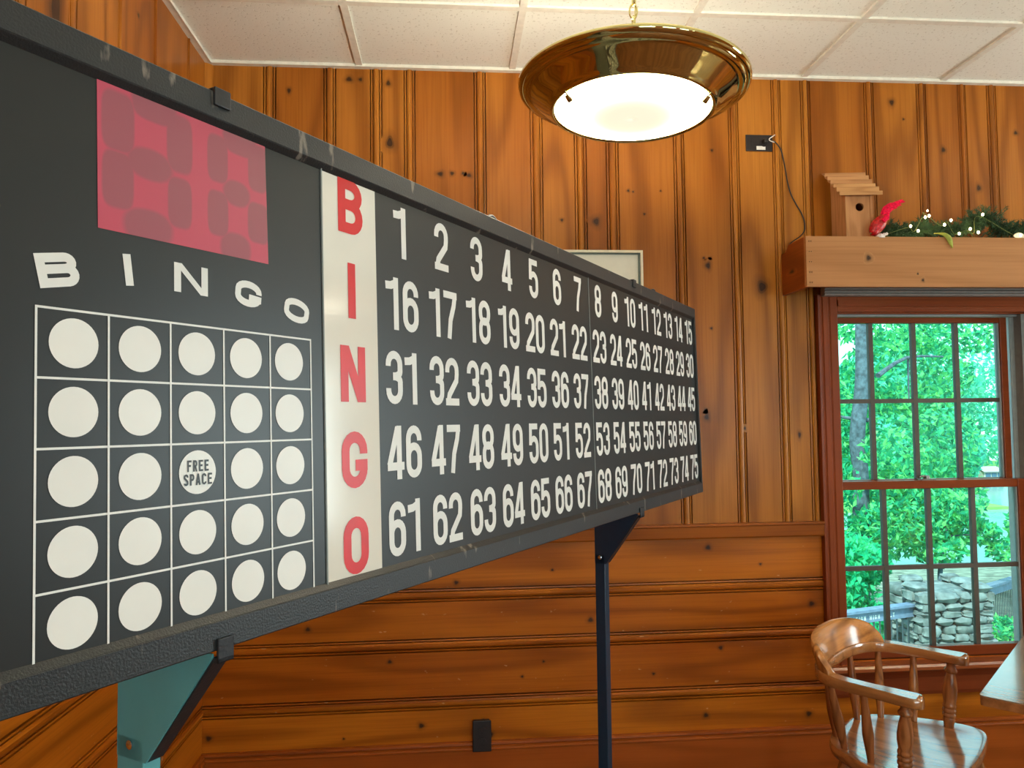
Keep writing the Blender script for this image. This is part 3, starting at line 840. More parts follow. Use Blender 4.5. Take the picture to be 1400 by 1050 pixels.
# numbers
HN, WN, TN = .0795, .50, .148
for r in range(5):
    for c in range(15):
        num = r * 15 + c + 1
        uc = -1.6208 + .1105 * c if c < 7 else -.8387 + .11144 * (c - 7)
        vc = .5345 - .1115 * r
        s_ = str(num)
        adv = .0445
        tot = adv * (len(s_) - 1) + WN * HN
        mb = MB()
        for i, ch in enumerate(s_):
            x0 = uc - tot / 2 + adv * i
            if ch == '1' and i == 1: x0 -= .002
            put_char(mb, ch, WN, TN, lambda x, y, x0=x0: (x0 + x * HN, YP, vc - HN / 2 + y * HN))
        o = mb.build('number', M['white_print'], pan1 if c < 7 else pan2, fixn=False)
# red letters
for ch, vc, Wd in (('B', .5465, .66), ('I', .428, .24), ('N', .312, .66), ('G', .194, .68), ('O', .078, .66)):
    mb = MB(); h = .0775
    put_char(mb, ch, Wd, .20, lambda x, y: (-1.734 + (x - Wd / 2) * h, YP, vc - h / 2 + y * h))
    mb.build('letter', M['red_print'], strip, fixn=False)
# arched BINGO on the card panel
for ch, uc, vc, h, Wd, ang in (('B', -2.138, .388, .0315, 1.22, 12), ('I', -2.0684, .400, .0318, .32, 7), ('N', -1.9946, .402, .0315, 1.36, 0), ('G', -1.916, .3975, .0305, 1.28, -6), ('O', -1.839, .3870, .0300, 1.42, -11)):
    mb = MB(); ca, sa = math.cos(math.radians(ang)), math.sin(math.radians(ang))
    def pl(x, y):
        dx, dy = (x - Wd / 2) * h, (y - .5) * h
        return (uc + ca * dx - sa * dy, YP, vc + sa * dx + ca * dy)
    put_char(mb, ch, Wd, .27, pl)
    mb.build('letter', M['white_print'], card, fixn=False)
# card grid
mb = MB(); g0, gp, h0, hp = -2.157, .06828, .352, .0640
for k in range(6):
    x = g0 + k * gp; mb.add([(x - .0011, YP, .036), (x + .0011, YP, .036), (x + .0011, YP, h0 + .0011), (x - .0011, YP, h0 + .0011)], [(0, 1, 2, 3)])
for k in range(5):
    z = h0 - k * hp; mb.add([(g0, YP - .0001, z - .0011), (g0 + 5 * gp, YP - .0001, z - .0011), (g0 + 5 * gp, YP - .0001, z + .0011), (g0, YP - .0001, z + .0011)], [(0, 1, 2, 3)])
mb.build('grid_lines', M['white_print'], card, fixn=False)
for r in range(5):
    for c in range(5):
        uc, vc = -2.1225 + .06738 * c, .3213 - .06405 * r
        mb = MB(); n = 40
        vs = [(uc, YP, vc)] + [(uc + .0234 * math.cos(2 * PI * j / n), YP, vc + .0234 * math.sin(2 * PI * j / n)) for j in range(n)]
        mb.add(vs, [(0, 1 + j, 1 + (j + 1) % n) for j in range(n)])
        o = mb.build('lamp_lens', M['white_lens'], card, fixn=False)
        if r == 2 and c == 2:
            o['label'] = 'white circle printed FREE SPACE'
            mb = MB()
            for txt, zz, h, wd in (('FREE', vc + .0008, .0122, .44), ('SPACE', vc - .0138, .0122, .46)):
                adv = (wd + .16) * h; tot = adv * len(txt) - .16 * h
                for i, ch in enumerate(txt):
                    x0 = uc - tot / 2 + i * adv
                    put_char(mb, ch, wd, .17, lambda x, y, x0=x0, zz=zz, h=h: (x0 + x * h, YP - .0006, zz + y * h))
            q = mb.build('printed_text', M['black_print'], o, fixn=False)
# translucent pink window with the light baffle showing through
def pink_mat():
    m, n, l, b = newmat('pink_acrylic')
    setp(b, 0.22, 0.5)
    tc = n.new('ShaderNodeTexCoord')
    sx = n.new('ShaderNodeSeparateXYZ'); l.new(tc.outputs['Object'], sx.inputs[0])
    def blob(cx, cz, rx, rz, p=3.0, ca=0.0):
        dx = mathn(n, l, 'DIVIDE', mathn(n, l, 'SUBTRACT', sx.outputs[0], cx), rx)
        dz = mathn(n, l, 'DIVIDE', mathn(n, l, 'SUBTRACT', sx.outputs[2], cz), rz)
        s_ = mathn(n, l, 'ADD', mathn(n, l, 'POWER', mathn(n, l, 'ABSOLUTE', dx), p), mathn(n, l, 'POWER', mathn(n, l, 'ABSOLUTE', dz), p))
        mr = n.new('ShaderNodeMapRange'); mr.inputs[1].default_value = 1.25; mr.inputs[2].default_value = 0.72
        l.new(s_, mr.inputs[0]); return mr.outputs[0]
    acc = None
    for q in PBLOBS:
        f = blob(*q)
        acc = f if acc is None else mathn(n, l, 'MAXIMUM', acc, f)
    nz = n.new('ShaderNodeTexNoise'); nz.inputs['Scale'].default_value = 8; l.new(tc.outputs['Object'], nz.inputs['Vector'])
    c0 = mixc(n, l, nz.outputs['Fac'], (0.60, 0.085, 0.14), (0.54, 0.085, 0.125))
    col = mixc(n, l, mathn(n, l, 'MULTIPLY', acc, 0.85), c0, (0.33, 0.10, 0.125))
    l.new(col, b.inputs['Base Color'])
    return m
def pu(x, y):   # pixel of the 1181-wide crop of the window -> board coordinates (bilinear over the window's corners)
    a = (x - 345) / (950 - 345); yt = 283 + (515 - 283) * a; yb = 820 + (953 - 820) * a
    f = (y - yt) / (yb - yt)
    return (-2.1005 + a * .2145, .5865 - f * .1495)
PBLOBS = []
for (x, y, w, h, p) in [(405, 440, 50, 100, 4), (405, 650, 48, 95, 4), (505, 590, 75, 55, 2.2), (520, 380, 75, 55, 3), (605, 510, 45, 105, 4), (605, 725, 42, 90, 4), (500, 815, 80, 60, 2.4),
                        (745, 560, 40, 90, 4), (745, 760, 40, 85, 4), (820, 690, 55, 50, 2.2), (835, 500, 70, 55, 3), (910, 600, 42, 95, 4), (910, 800, 45, 80, 4), (815, 890, 62, 60, 2.4)]:
    cu, cv = pu(x, y); PBLOBS.append((cu, cv, w * .2145 / 605, h * .1495 / 487, p))
M['pink'] = pink_mat()
mb = MB(); mb.add([(-2.1000, YP, .4360), (-1.8850, YP, .4385), (-1.8885, YP, VT - .037), (-2.1015, YP, VT - .037)], [(0, 1, 2, 3)])
o = mb.build('pink_window', M['pink'], card, fixn=False); o['label'] = 'translucent pink window above the word bingo'
# clips over the top edge, hanging rings
for uc in (-1.960, -0.597):
    mb = MB(); mb.box((uc - .011, -.004, VT - .017), (uc + .011, 0, VT + .004)); mb.box((uc - .011, 0, VT), (uc + .011, .05, VT + .004))
    mb.build('clip', M['steel_black'], board, bevel=.001)
for uc in (-1.2165, -0.188):
    mb = MB(); mb.tube([(uc + .024, .08, VT - .004)] + [(uc + .024 * math.cos(a * PI / 10), .08, VT + .022 + .024 * math.sin(a * PI / 10)) for a in range(11)] + [(uc - .024, .08, VT - .004)], .0045, 8)
    mb.build('hanging_ring', M['steel_black'], board, smooth=True)

# ------------------------------------------------------------------ the two stands
def stand(label, u0, u1, nb, nf, plate, post, hookw):
    st = thing('display_stand', label, 'stand', group=None)
    bc = BO + EU * ((u0 + u1) / 2) - EN * ((nb + nf) / 2)
    st.location = (bc.x, bc.y, 0)
    st.rotation_euler = (0, 0, math.atan2(EU.y, EU.x))
    uc, nc = (u0 + u1) / 2, (nb + nf) / 2
    hz = BO.z + EU.z * uc - .001                    # underside of the board
    hw = (u1 - u0) / 2
    # local: x along the board, y to the back, z up
    yb, yf = nb - nc, nf - nc
    front = -nc
    mb = MB(); mb.box((-hw, yf, 0.012), (hw, yb, hz - .115)); mb.build('post', post, st, bevel=.0015)
    mb = MB(); mb.prism([(-hw, yb, hz - .140), (-hw, yf - .004, hz - .140), (-hw, front + .004, hz - .006), (-hw, front + .004, hz - .002), (-hw, yb, hz - .002)], (.0025, 0, 0))
    mb.build('gusset_plate', plate, st)
    mb = MB(); mb.prism([(-hw + .0025, yf - .004, hz - .140), (-hw + .0025, front, hz - .006), (-hw + .0025, front + .006, hz - .006), (-hw + .0025, yf + .004, hz - .140)], (2 * hw - .0025, 0, 0))
    mb.build('gusset_flange', M['steel_black'], st)
    mb = MB(); mb.box((-hw + .002, front - .004, hz - .012), (hw, front - .0005, hz + .014)); mb.box((-hw + .002, front - .004, hz - .012), (hw, front + .004, hz - .006))
    mb.build('hook', M['steel_black'], st, bevel=.001)
    mb = MB(); mb.lathe([(.0055, 0), (.0055, .0015), (.003, .003)], 14, (-hw, (yb + yf) / 2, hz - .124), (-1, 0, 0)); mb.build('screw', M['chrome'], st, smooth=True)
    mb = MB(); mb.box((-.02, -.30, 0), (.02, .30, .012)); mb.build('foot', M['steel_black'], st, bevel=.003)
    return st
stand('stand with bracket and post coloured teal as if lit, under the left end of the bingo board', -1.974, -1.951, .166, .118, M['steel_lit_teal'], M['steel_lit_teal'], 0)
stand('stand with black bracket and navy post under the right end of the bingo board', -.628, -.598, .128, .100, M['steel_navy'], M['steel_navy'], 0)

# ------------------------------------------------------------------ pendant lamps
def build_lamp(label, loc, tilt, group, power=1.0):
    t = thing('pendant_lamp', label, 'lamp', loc, group=group)
    t.rotation_euler = (math.atan2(tilt[1], 1), -math.atan2(tilt[0], 1), 0)
    mb = MB()
    prof = [(.272, .004), (.277, .006), (.281, .002), (.279, -.006), (.272, -.011), (.268, -.010), (.265, -.015), (.258, -.018), (.252, -.017), (.247, -.020), (.236, -.029), (.222, -.040), (.210, -.049), (.203, -.054), (.199, -.060), (.192, -.061), (.188, -.057), (.188, -.050),
            (.205, -.046), (.22, -.034), (.245, -.015), (.262, -.006), (.272, .004)]
    mb.lathe(prof, 96, capa=False, capb=False)
    mb.build('shade', M['brass'], t, smooth=True, angle=60)
    mb = MB()
    g = [(.187, -.053)] + [(.187 * math.cos(a), -.053 - .027 * math.sin(a)) for a in [i * PI / 2 / 14 for i in range(1, 14)]] + [(.004, -.080)]
    g2 = [(max(r - .004, .002), z + .004) for r, z in reversed(g)]
    mb.lathe(g + g2, 64, capa=False, capb=False)
    mb.build('glass_bowl', M['diffuser'], t, smooth=True, angle=80)
    for a in (205, 322):
        ar = math.radians(a); p = V((math.cos(ar), math.sin(ar), 0))
        mb = MB(); mb.lathe([(.003, 0), (.003, .010), (.0075, .011), (.0075, .026), (.005, .029)], 10, p * .197 + V((0, 0, -.058)), (-p + V((0, 0, -1.3))))
        mb.build('thumb_screw', M['brass'], t, smooth=True)
    mb = MB()
    for k in range(3):      # suspension rods from the rim to the hub
        a = math.radians(30 + 120 * k)
        mb.tube([(.268 * math.cos(a), .268 * math.sin(a), 0), (.14 * math.cos(a), .14 * math.sin(a), .035), (.012 * math.cos(a), .012 * math.sin(a), .05)], .003, 8)
    mb.lathe([(.004, .035), (.016, .04), (.018, .052), (.008, .060), (.004, .062)], 16)
    mb.build('hanger', M['brass'], t, smooth=True)
    mb = MB()
    z = .070; k = 0
    top = ZC - loc[2] - .03
    while z < top:          # chain of alternating links
        pts_ = []
        for j in range(20):
            a = 2 * PI * j / 20
            w, h = .0095 * math.cos(a), .019 * math.sin(a)
            pts_.append((w, 0, z + h) if k % 2 == 0 else (0, w, z + h))
        mb.tube(pts_, .0022, 6, closed=True)
        z += .031; k += 1
    mb.tube([(.004, 0, .06), (.006, .004, top * .5), (0, 0, top)], .0018, 6)
    mb.build('chain', M['brass'], t, smooth=True)
    mb = MB(); mb.lathe([(.065, ZC - loc[2] - .003), (.06, ZC - loc[2] - .02), (.02, ZC - loc[2] - .035), (.006, ZC - loc[2] - .04)], 32)
    mb.build('ceiling_canopy', M['brass'], t, smooth=True)
    light('lamp_light', 'POINT', (0, 0, -.012), LAMP_POWER * power, LAMP_COLOR, size=.05, parent=t)
    return t
LAMP_LOC = (0.4524, -1.2139, 2.3075)
build_lamp('brass bowl pendant lamp with lit white glass hanging by the back wall', LAMP_LOC, (-.038, -.0246), None)
for i, (x, y) in enumerate(((0.45, -4.4), (3.1, -1.3), (3.1, -4.4))):
    build_lamp('brass bowl pendant lamp ' + ('behind the camera near the left wall', 'in the far right corner beyond the window', 'in the middle of the room behind the camera')[i], (x, y, 2.31), (0, 0), 'pendant lamps out of view', .45)

# ------------------------------------------------------------------ outlets, cord, picture
def outlet(label, cx, cz, w, h, horiz):
    t = thing('electrical_outlet', label, 'outlet', (cx, 0, cz))
    mb = MB()
    mb.prism([(-w / 2, -.001, -h / 2), (w / 2, -.001, -h / 2), (w / 2, -.001, h / 2), (-w / 2, -.001, h / 2)], (0, -.005, 0))
    mb.build('cover_plate', M['outlet_black'], t, bevel=.0025)
    for s_ in (-1, 1):
        mb = MB(); n = 24
        ctr = (s_ * .020, 0) if horiz else (0, s_ * .020)
        pts_ = []
        for j in range(n):
            a = 2 * PI * j / n
            px, pz = .0165 * math.cos(a), .0165 * math.sin(a)
            if horiz: px = max(-.0135, min(.0135, px))
            else: pz = max(-.0135, min(.0135, pz))
            pts_.append((ctr[0] + px, -.006, ctr[1] + pz))
        mb.prism(pts_, (0, -.0022, 0))
        so = mb.build('socket', M['outlet_black'], t, bevel=.0005)
        mb = MB()
        for d in (-.006, .006):
            mb.box((ctr[0] + d - .001, -.0085, ctr[1] - .001), (ctr[0] + d + .001, -.0081, ctr[1] + .006))
        mb.lathe([(.0022, 0), (.0022, .0004)], 10, (ctr[0], -.0081, ctr[1] - .007), (0, -1, 0))
        mb.build('slot', M['outlet_slot'], so)
    return t
up_o = outlet('dark outlet plate high on the wall with a cord plugged in', 1.2905, 2.633, .114, .070, True)
mb = MB(); mb.box((-.012, -.0075, -.029), (.026, -.006, -.014)); mb.build('paper_label', M['label'], up_o)
outlet('black outlet plate low on the wall, overlapping the baseboard', 0.114, 0.278, .072, .118, False)
# the low plate stands proud of the baseboard on its box
o = [q for q in bpy.data.objects if q.name.startswith('electrical_outlet')][-1]
o.location.y = -.0215
mb = MB(); mb.box((-.030, -.001, -.055), (.030, .0214, .055)); mb.build('outlet_box', M['outlet_black'], o)

cord = thing('power_cord', 'thin dark cord hanging from the high outlet to the valance end', 'cord', (1.345, -.02, 2.64))
def local(pts_, org): return [V(p) - V(org) for p in pts_]
CO = (1.345, -.02, 2.64)
cp = [(1.313, -.030, 2.636), (1.330, -.032, 2.634), (1.350, -.028, 2.628), (1.375, -.018, 2.606), (1.388, -.012, 2.572), (1.398, -.010, 2.520), (1.405, -.010, 2.472), (1.418, -.010, 2.420), (1.440, -.010, 2.375), (1.463, -.010, 2.335), (1.474, -.010, 2.295), (1.470, -.012, 2.262), (1.448, -.016, 2.238), (1.420, -.022, 2.220), (1.400, -.030, 2.205), (1.395, -.040, 2.192)]
def smooth_path(p, n=6):
    p = [V(q) for q in p]; out = []
    for i in range(len(p) - 1):
        a, b, c, d = p[max(i - 1, 0)], p[i], p[i + 1], p[min(i + 2, len(p) - 1)]
        for k in range(n):
            t = k / n
            out.append(.5 * ((2 * b) + (c - a) * t + (2 * a - 5 * b + 4 * c - d) * t * t + (3 * b - a - 3 * c + d) * t ** 3))
    out.append(p[-1]); return out
mb = MB(); mb.tube(local(smooth_path(cp), CO), .0026, 8); mb.build('cable', M['cord'], cord, smooth=True)
mb = MB(); mb.box((1.302 - CO[0], -.031 - CO[1], 2.627 - CO[2]), (1.318 - CO[0], -.0085 - CO[1], 2.645 - CO[2])); mb.build('plug', M['cord'], cord, bevel=.003)
mb = MB(); mb.tube(local(smooth_path([(1.352, -.022, 2.662), (1.335, -.030, 2.650), (1.322, -.034, 2.640), (1.326, -.034, 2.632), (1.345, -.030, 2.628)]), CO), .0018, 6); mb.build('twist_tie', M['label'], cord, smooth=True)

pic = thing('framed_picture', 'cream framed blank sheet on the wall peeking over the board', 'picture', (.60, 0, 2.0))
mb = MB()
x0, x1, z0, z1 = .36, .785, 1.62, 2.176
for a, b in (((x0, -.022, z0), (x0 + .010, -.002, z1)), ((x1 - .010, -.022, z0), (x1, -.002, z1)), ((x0 + .010, -.022, z0), (x1 - .010, -.002, z0 + .010)), ((x0 + .010, -.022, z1 - .010), (x1 - .010, -.002, z1))):
    mb.box(a, b)
def at(o, org, parent): o.parent = parent; o.location = -V(org); return o
at(mb.build('frame', M['picture_frame']), (.60, 0, 2.0), pic)
mb = MB()
for a, b in (((x0 + .010, -.016, z0 + .010), (x0 + .018, -.003, z1 - .010)), ((x1 - .018, -.016, z0 + .010), (x1 - .010, -.003, z1 - .010)), ((x0 + .018, -.016, z1 - .016), (x1 - .018, -.003, z1 - .010)), ((x0 + .018, -.016, z0 + .010), (x1 - .018, -.003, z0 + .016))):
    mb.box(a, b)
at(mb.build('inner_line', M['picture_line']), (.60, 0, 2.0), pic)
mb = MB(); mb.box((x0 + .018, -.010, z0 + .016), (x1 - .018, -.004, z1 - .016)); at(mb.build('sheet', M['paper']), (.60, 0, 2.0), pic)

# ------------------------------------------------------------------ birdhouse on the valance
ZV = 2.183
bh = thing('birdhouse', 'small cedar birdhouse with slatted sloping roof standing on the valance shelf', 'birdhouse', (1.629, -.100, ZV), math.radians(-6))
mb = MB(); mb.p = .3       # body with the front hole cut as an inset disc; front faces -y
bw, bd, hf, hb = .054, .070, .190, .308
mb.prism([(-bw, -bd, 0), (-bw, bd, 0), (-bw, bd, hb), (-bw, -bd, hf)], (.011, 0, 0))
mb.build('side_wall', M['cedar'], bh)
mb = MB(); mb.p = .7
mb.prism([(bw - .011, -bd, 0), (bw - .011, bd, 0), (bw - .011, bd, hb), (bw - .011, -bd, hf)], (.011, 0, 0))
mb.build('side_wall', M['cedar'], bh)
# front board with a real round hole
mb = MB(); mb.p = .15
n = 32; hx, hz_, hr = .003, .139, .0165
outer = []
for j in range(n):
    a = 2 * PI * j / n; c_, s_ = math.cos(a), math.sin(a)
    X0, X1, Z0, Z1 = -bw + .011, bw - .011, 0, hf
    tx = ((X1 - hx) / c_ if c_ > 1e-6 else (X0 - hx) / c_ if c_ < -1e-6 else 9); tz = ((Z1 - hz_) / s_ if s_ > 1e-6 else (Z0 - hz_) / s_ if s_ < -1e-6 else 9)
    t_ = min(tx, tz); outer.append((hx + t_ * c_, hz_ + t_ * s_))
inner = [(hx + hr * math.cos(2 * PI * j / n), hz_ + hr * math.sin(2 * PI * j / n)) for j in range(n)]
corner = [(X0, Z0), (X1, Z0), (X1, Z1), (X0, Z1)]
yf0, yf1 = -bd + .004, -bd + .015
vs = [(x, yf0, z) for x, z in inner] + [(x, yf0, z) for x, z in outer] + [(x, yf1, z) for x, z in inner] + [(x, yf0, z) for x, z in corner]
fs = []
for j in range(n):
    k = (j + 1) % n
    fs.append((j, k, n + k, n + j)); fs.append((j, 2 * n + j, 2 * n + k, k))
def side_of(p):
    return [abs(p[1] - Z0) < 1e-6, abs(p[0] - X1) < 1e-6, abs(p[1] - Z1) < 1e-6, abs(p[0] - X0) < 1e-6]
for j in range(n):
    k = (j + 1) % n
    a, b = side_of(outer[j]), side_of(outer[k])
    if not any(u and v for u, v in zip(a, b)):
        best = min(range(4), key=lambda q: (corner[q][0] - (outer[j][0] + outer[k][0]) / 2) ** 2 + (corner[q][1] - (outer[j][1] + outer[k][1]) / 2) ** 2)
        fs.append((n + j, n + k, 3 * n + best))
mb.add(vs, fs)
mb.build('front_board', M['cedar'], bh, fixn=False)
mb = MB(); mb.box((-bw + .011, bd - .011, 0), (bw - .011, bd, hb - .01)); mb.box((-bw + .011, -bd + .015, 0), (bw - .011, bd - .011, .01)); mb.build('back_board', M['cedar'], bh)
mb = MB()
sl = (hb - hf) / (2 * bd)
ya, yb_ = bd + .012, -bd - .020
nst = 6
for k in range(nst):
    y0 = ya + (yb_ - ya) * k / nst; y1 = ya + (yb_ - ya) * (k + 1) / nst
    z0 = hf + (y0 + bd) * sl; z1 = hf + (y1 + bd) * sl
    mb.p = (k * .37 + .1) % 1
    tk = .011 + .003 * ((k * 5) % 3) / 2
    mb.prism([(-bw - .030, y0, z0 + .001), (-bw - .030, y1 - .002, z1 + .006), (-bw - .030, y1 - .002, z1 + tk + .010), (-bw - .030, y0, z0 + tk - .006)], (2 * bw + .060, 0, 0))
mb.build('roof', M['cedar_h'], bh, bevel=.0012)

# red bird ornament clipped in front
BDL = (1.676, -.205, ZV)
bd_ = thing('bird_ornament', 'red glittery bird ornament with a feather tail beside the birdhouse hole', 'ornament', BDL)
mb = MB()
body = [((-.026, -.005, .026), .006), ((-.022, -.004, .034), .018), ((-.010, 0, .046), .025), ((.004, 0, .062), .026), ((.016, 0, .078), .021), ((.026, 0, .094), .013), ((.032, 0, .106), .007)]
pts_ = smooth_path([p for p, r in body], 4); rr = np.interp(np.linspace(0, len(body) - 1, len(pts_)), range(len(body)), [r for p, r in body])
mb.tube(pts_, list(rr), 18); mb.sphere((-.020, -.004, .030), .017, 14, 10)
mb.build('body', M['red_bird'], bd_, smooth=True)
mb = MB()
for k in range(70):      # tail feathers: narrow curved blades
    f = random.random(); a = random.uniform(-.6, .6)
    p0 = V((.022 + random.uniform(-.008, .008), random.uniform(-.010, .010), .090))
    L_ = random.uniform(.060, .098)
    d0 = V((.55 + a * .5, random.uniform(-.2, .2), .95)).normalized(); d1 = V((1.0, random.uniform(-.2, .2), .28 + a * .7)).normalized()
    pp = [p0, p0 + d0 * L_ * .4, p0 + d0 * L_ * .4 + (d0 + d1).normalized() * L_ * .3, p0 + d0 * L_ * .4 + (d0 + d1).normalized() * L_ * .3 + d1 * L_ * .4]
    mb.tube(smooth_path(pp, 3), [.0025, .004, .005, .0055, .006, .006, .0058, .005, .004, .0012], 5)
mb.build('tail_feathers', M['red_feather'], bd_, smooth=True)
for s_ in (-1, 1):
    mb = MB()
    mb.tube([(.006, s_ * .024, .066), (.020, s_ * .027, .080), (.034, s_ * .020, .100)], [.008, .011, .003], 8)
    mb.build('wing', M['red_feather'], bd_, smooth=True)
mb = MB()
mb.lathe([(.004, 0), (.020, .004), (.016, .014), (.006, .022)], 7, (.004, -.004, 0.0)); mb.sphere((.020, -.006, .018), .007, 8, 6)
mb.sphere((.032, -.002, .022), .006, 8, 6)
mb.build('clip_base', M['white_glitter'], bd_)
mb = MB(); mb.lathe([(.004, 0), (.0001, .012)], 8, (-.030, -.006, .024), (-1, -.2, -.3)); mb.build('beak', M['wire'], bd_)

# garland of artificial pine along the valance
gar = thing('pine_garland', 'artificial green pine garland lying along the top of the valance', 'garland', (2.0, -.13, ZV))
GO = V((2.0, -.13, ZV))
gpath = smooth_path([(1.740, -.145, .030), (1.776, -.14, .052), (1.837, -.14, .042), (1.906, -.135, .062), (1.99, -.14, .056), (2.054, -.14, .052), (2.12, -.135, .092), (2.19, -.135, .105), (2.243, -.14, .056), (2.338, -.14, .060), (2.44, -.14, .06), (2.55, -.14, .05)], 6)
mb = MB(); mb.tube([(p.x - GO.x, p.y - GO.y, p.z) for p in gpath], .003, 6); mb.build('stem', M['pine_needles'], gar)
vsn, fsn = [], []
def needle(p, d, L_, w):
    s_ = d.cross(V((0.3, 0.9, 0.1))).normalized() * w
    o = len(vsn)
    vsn.extend([p - s_, p + s_, p + d * L_]); fsn.append((o, o + 1, o + 2))
for i in range(900):
    p = gpath[int(random.random() * (len(gpath) - 1))]
    base = V((p.x - GO.x, p.y - GO.y, p.z)) + V((random.uniform(-.02, .02), 0, 0))
    d = V((random.uniform(-1, 1), random.uniform(-1, 1), random.uniform(-1.0, 1.0))).normalized()
    L_ = random.uniform(.025, .055) * (1.2 if 2.08 < p.x < 2.24 else 1)
    for k in range(30):
        q = base + d * L_ * (k / 30)
        if q.z < .004: q.z = .004
        nd = (d * .9 + V((random.uniform(-1, 1), random.uniform(-1, 1), random.uniform(-1, 1))) * .9).normalized()
        needle(q, nd, random.uniform(.010, .019), .0011)
mb = MB(); mb.v = [tuple((v.x, v.y, max(v.z, .002))) for v in vsn]; mb.k = [0.0] * len(vsn); mb.f = [list(f) for f in fsn]; mb.m = [0] * len(fsn); mb.pv = [.5] * len(fsn)
o = mb.build('needles', M['pine_needles'], gar, fixn=False); o['kind'] = 'stuff'
# silk leaf hanging over the edge
mb = MB()
lp = smooth_path([(1.905, -.205, .024), (1.925, -.226, .020), (1.945, -.233, .004), (1.952, -.236, -.022), (1.955, -.238, -.040)], 4)
wds = np.interp(np.linspace(0, 1, len(lp)), [0, .25, .6, 1], [.003, .011, .012, .001])
vs = []
for p, w in zip(lp, [float(q) for q in wds]):
    q = V((p.x - GO.x, p.y - GO.y, p.z)); vs += [q + V((-w, 0, -.3 * w)), q + V((0, -.002, .002)), q + V((w * .8, 0, .3 * w))]
mb.add(vs, [(3 * i + j, 3 * i + j + 1, 3 * i + j + 4, 3 * i + j + 3) for i in range(len(lp) - 1) for j in (0, 1)])
o = mb.build('silk_leaf', M['silk_leaf'], gar, smooth=True, fixn=False); o['label'] = 'yellow-green silk leaf hanging over the board edge'
sm = o.modifiers.new('solid', 'SOLIDIFY'); sm.thickness = .0008

# fairy lights woven into the garland
fl = thing('string_lights', 'lit warm white fairy lights woven through the pine garland', 'string lights', (2.0, -.13, ZV))
bulbs = [(1.819, -.19, .058), (1.846, -.195, .038), (1.881, -.19, .094), (1.897, -.19, .100), (1.988, -.19, .083), (1.960, -.19, .065), (2.067, -.19, .049), (2.097, -.195, .034), (2.122, -.19, .108), (1.700, -.195, .014), (2.267, -.205, .022), (2.02, -.19, .03), (2.34, -.185, .05), (1.898, -.18, .123)]
wp = sorted([V(b) - V((2.0, -.13, 0)) + V((0, .022, .004)) for b in bulbs], key=lambda v: v.x)
mb = MB(); mb.tube(smooth_path([v + V((0, .004, -.004 * (i % 2))) for i, v in enumerate(wp)], 8), .0011, 5); mb.build('wire', M['wire'], fl, smooth=True)
for i, b in enumerate(bulbs):
    p = V(b) - V((2.0, -.13, 0))
    mb = MB(); r = .0046 if i != 13 else .003
    mb.sphere(p, r, 10, 8, (1, 1, 1.3)); mb.build('bulb', M['bulb'], fl, smooth=True)
light('fairy_glow', 'POINT', (-.11, -.07, .05), .12, (1, .7, .35), size=.03, parent=fl)
light('fairy_glow', 'POINT', (.08, -.07, .05), .12, (1, .7, .35), size=.03, parent=fl)
# pale cupped flower by the last bulb
mb = MB()
pet = []
for k in range(5):
    a0 = -1.0 + k * .5
    mb.prism([(0, 0, .004), (.030 * math.sin(a0), -.004, .006 + .030 * abs(math.cos(a0))), (.030 * math.sin(a0 + .5), -.002, .006 + .030 * abs(math.cos(a0 + .5)))], (0, .004, 0))
o = mb.build('silk_flower', M['shell']); o.location = (2.272, -.188, ZV); tag(o, 'pale cupped silk flower at the garland by the frame edge', 'flower')

# ------------------------------------------------------------------ captain's chair
ch = thing('armchair', 'oak captain chair with turned arm posts below the window, beside the table', 'chair', (1.475, -.7135, 0), math.atan2(-.745, .667))
SZ = .46
outline = [(-.268, 0), (-.266, .08), (-.248, .145), (-.20, .195), (-.12, .238), (-.03, .272), (.04, .286), (.09, .272), (.115, .225), (.128, .12), (.132, 0)]
outline = outline + [(x, -y) for x, y in reversed(outline[1:-1])]
ol = smooth_path([(x, y, 0) for x, y in outline] + [(outline[0][0], outline[0][1], 0)], 4)[:-1]
mb = MB(); n = len(ol); vs = []
lay = [(.94, SZ - .042), (.985, SZ - .034), (1.0, SZ - .020), (1.0, SZ - .008), (.985, SZ - .001), (.93, SZ), (.80, SZ - .004), (.45, SZ - .011)]
for s_, z in lay:
    for p in ol: vs.append((-.06 + (p.x + .06) * s_, p.y * s_, z))
fs = [(i * n + j, i * n + (j + 1) % n, (i + 1) * n + (j + 1) % n, (i + 1) * n + j) for i in range(len(lay) - 1) for j in range(n)]
fs += [tuple(reversed(range(n))), tuple(range((len(lay) - 1) * n, len(lay) * n))]
mb.p = .3; mb.add(vs, fs); mb.build('seat', M['oak'], ch, smooth=True)
AZ = .668      # underside of the arm bow
# arm bow: U-shaped, flat, widening at the hand rests
path = [(.062, .250), (.03, .252), (-.03, .250), (-.10, .248), (-.17, .242), (-.225, .215), (-.262, .150), (-.278, .07), (-.280, 0)]
path = path + [(x, -y) for x, y in reversed(path[:-1])]
pp = smooth_path([(x, y, 0) for x, y in path], 5)
N_ = len(pp); mb = MB(); vs = []
for i, p in enumerate(pp):
    t = (pp[min(i + 1, N_ - 1)] - pp[max(i - 1, 0)]).normalized(); nr = V((-t.y, t.x, 0))
    e = min(i, N_ - 1 - i) / 5.0
    w = float(np.interp(e, [0, .25, .8, 1.6, 2.6, 4, 9], [.010, .024, .034, .031, .023, .022, .024]))
    z0, z1 = AZ, AZ + float(np.interp(e, [0, .3, 3, 8], [.022, .030, .032, .036]))
    for a, z in ((-1, z0 + .006), (-.8, z0), (.8, z0), (1, z0 + .006), (1, z1 - .006), (.85, z1), (-.85, z1), (-1, z1 - .006)):
        vs.append(p + nr * w * a + V((0, 0, z)))
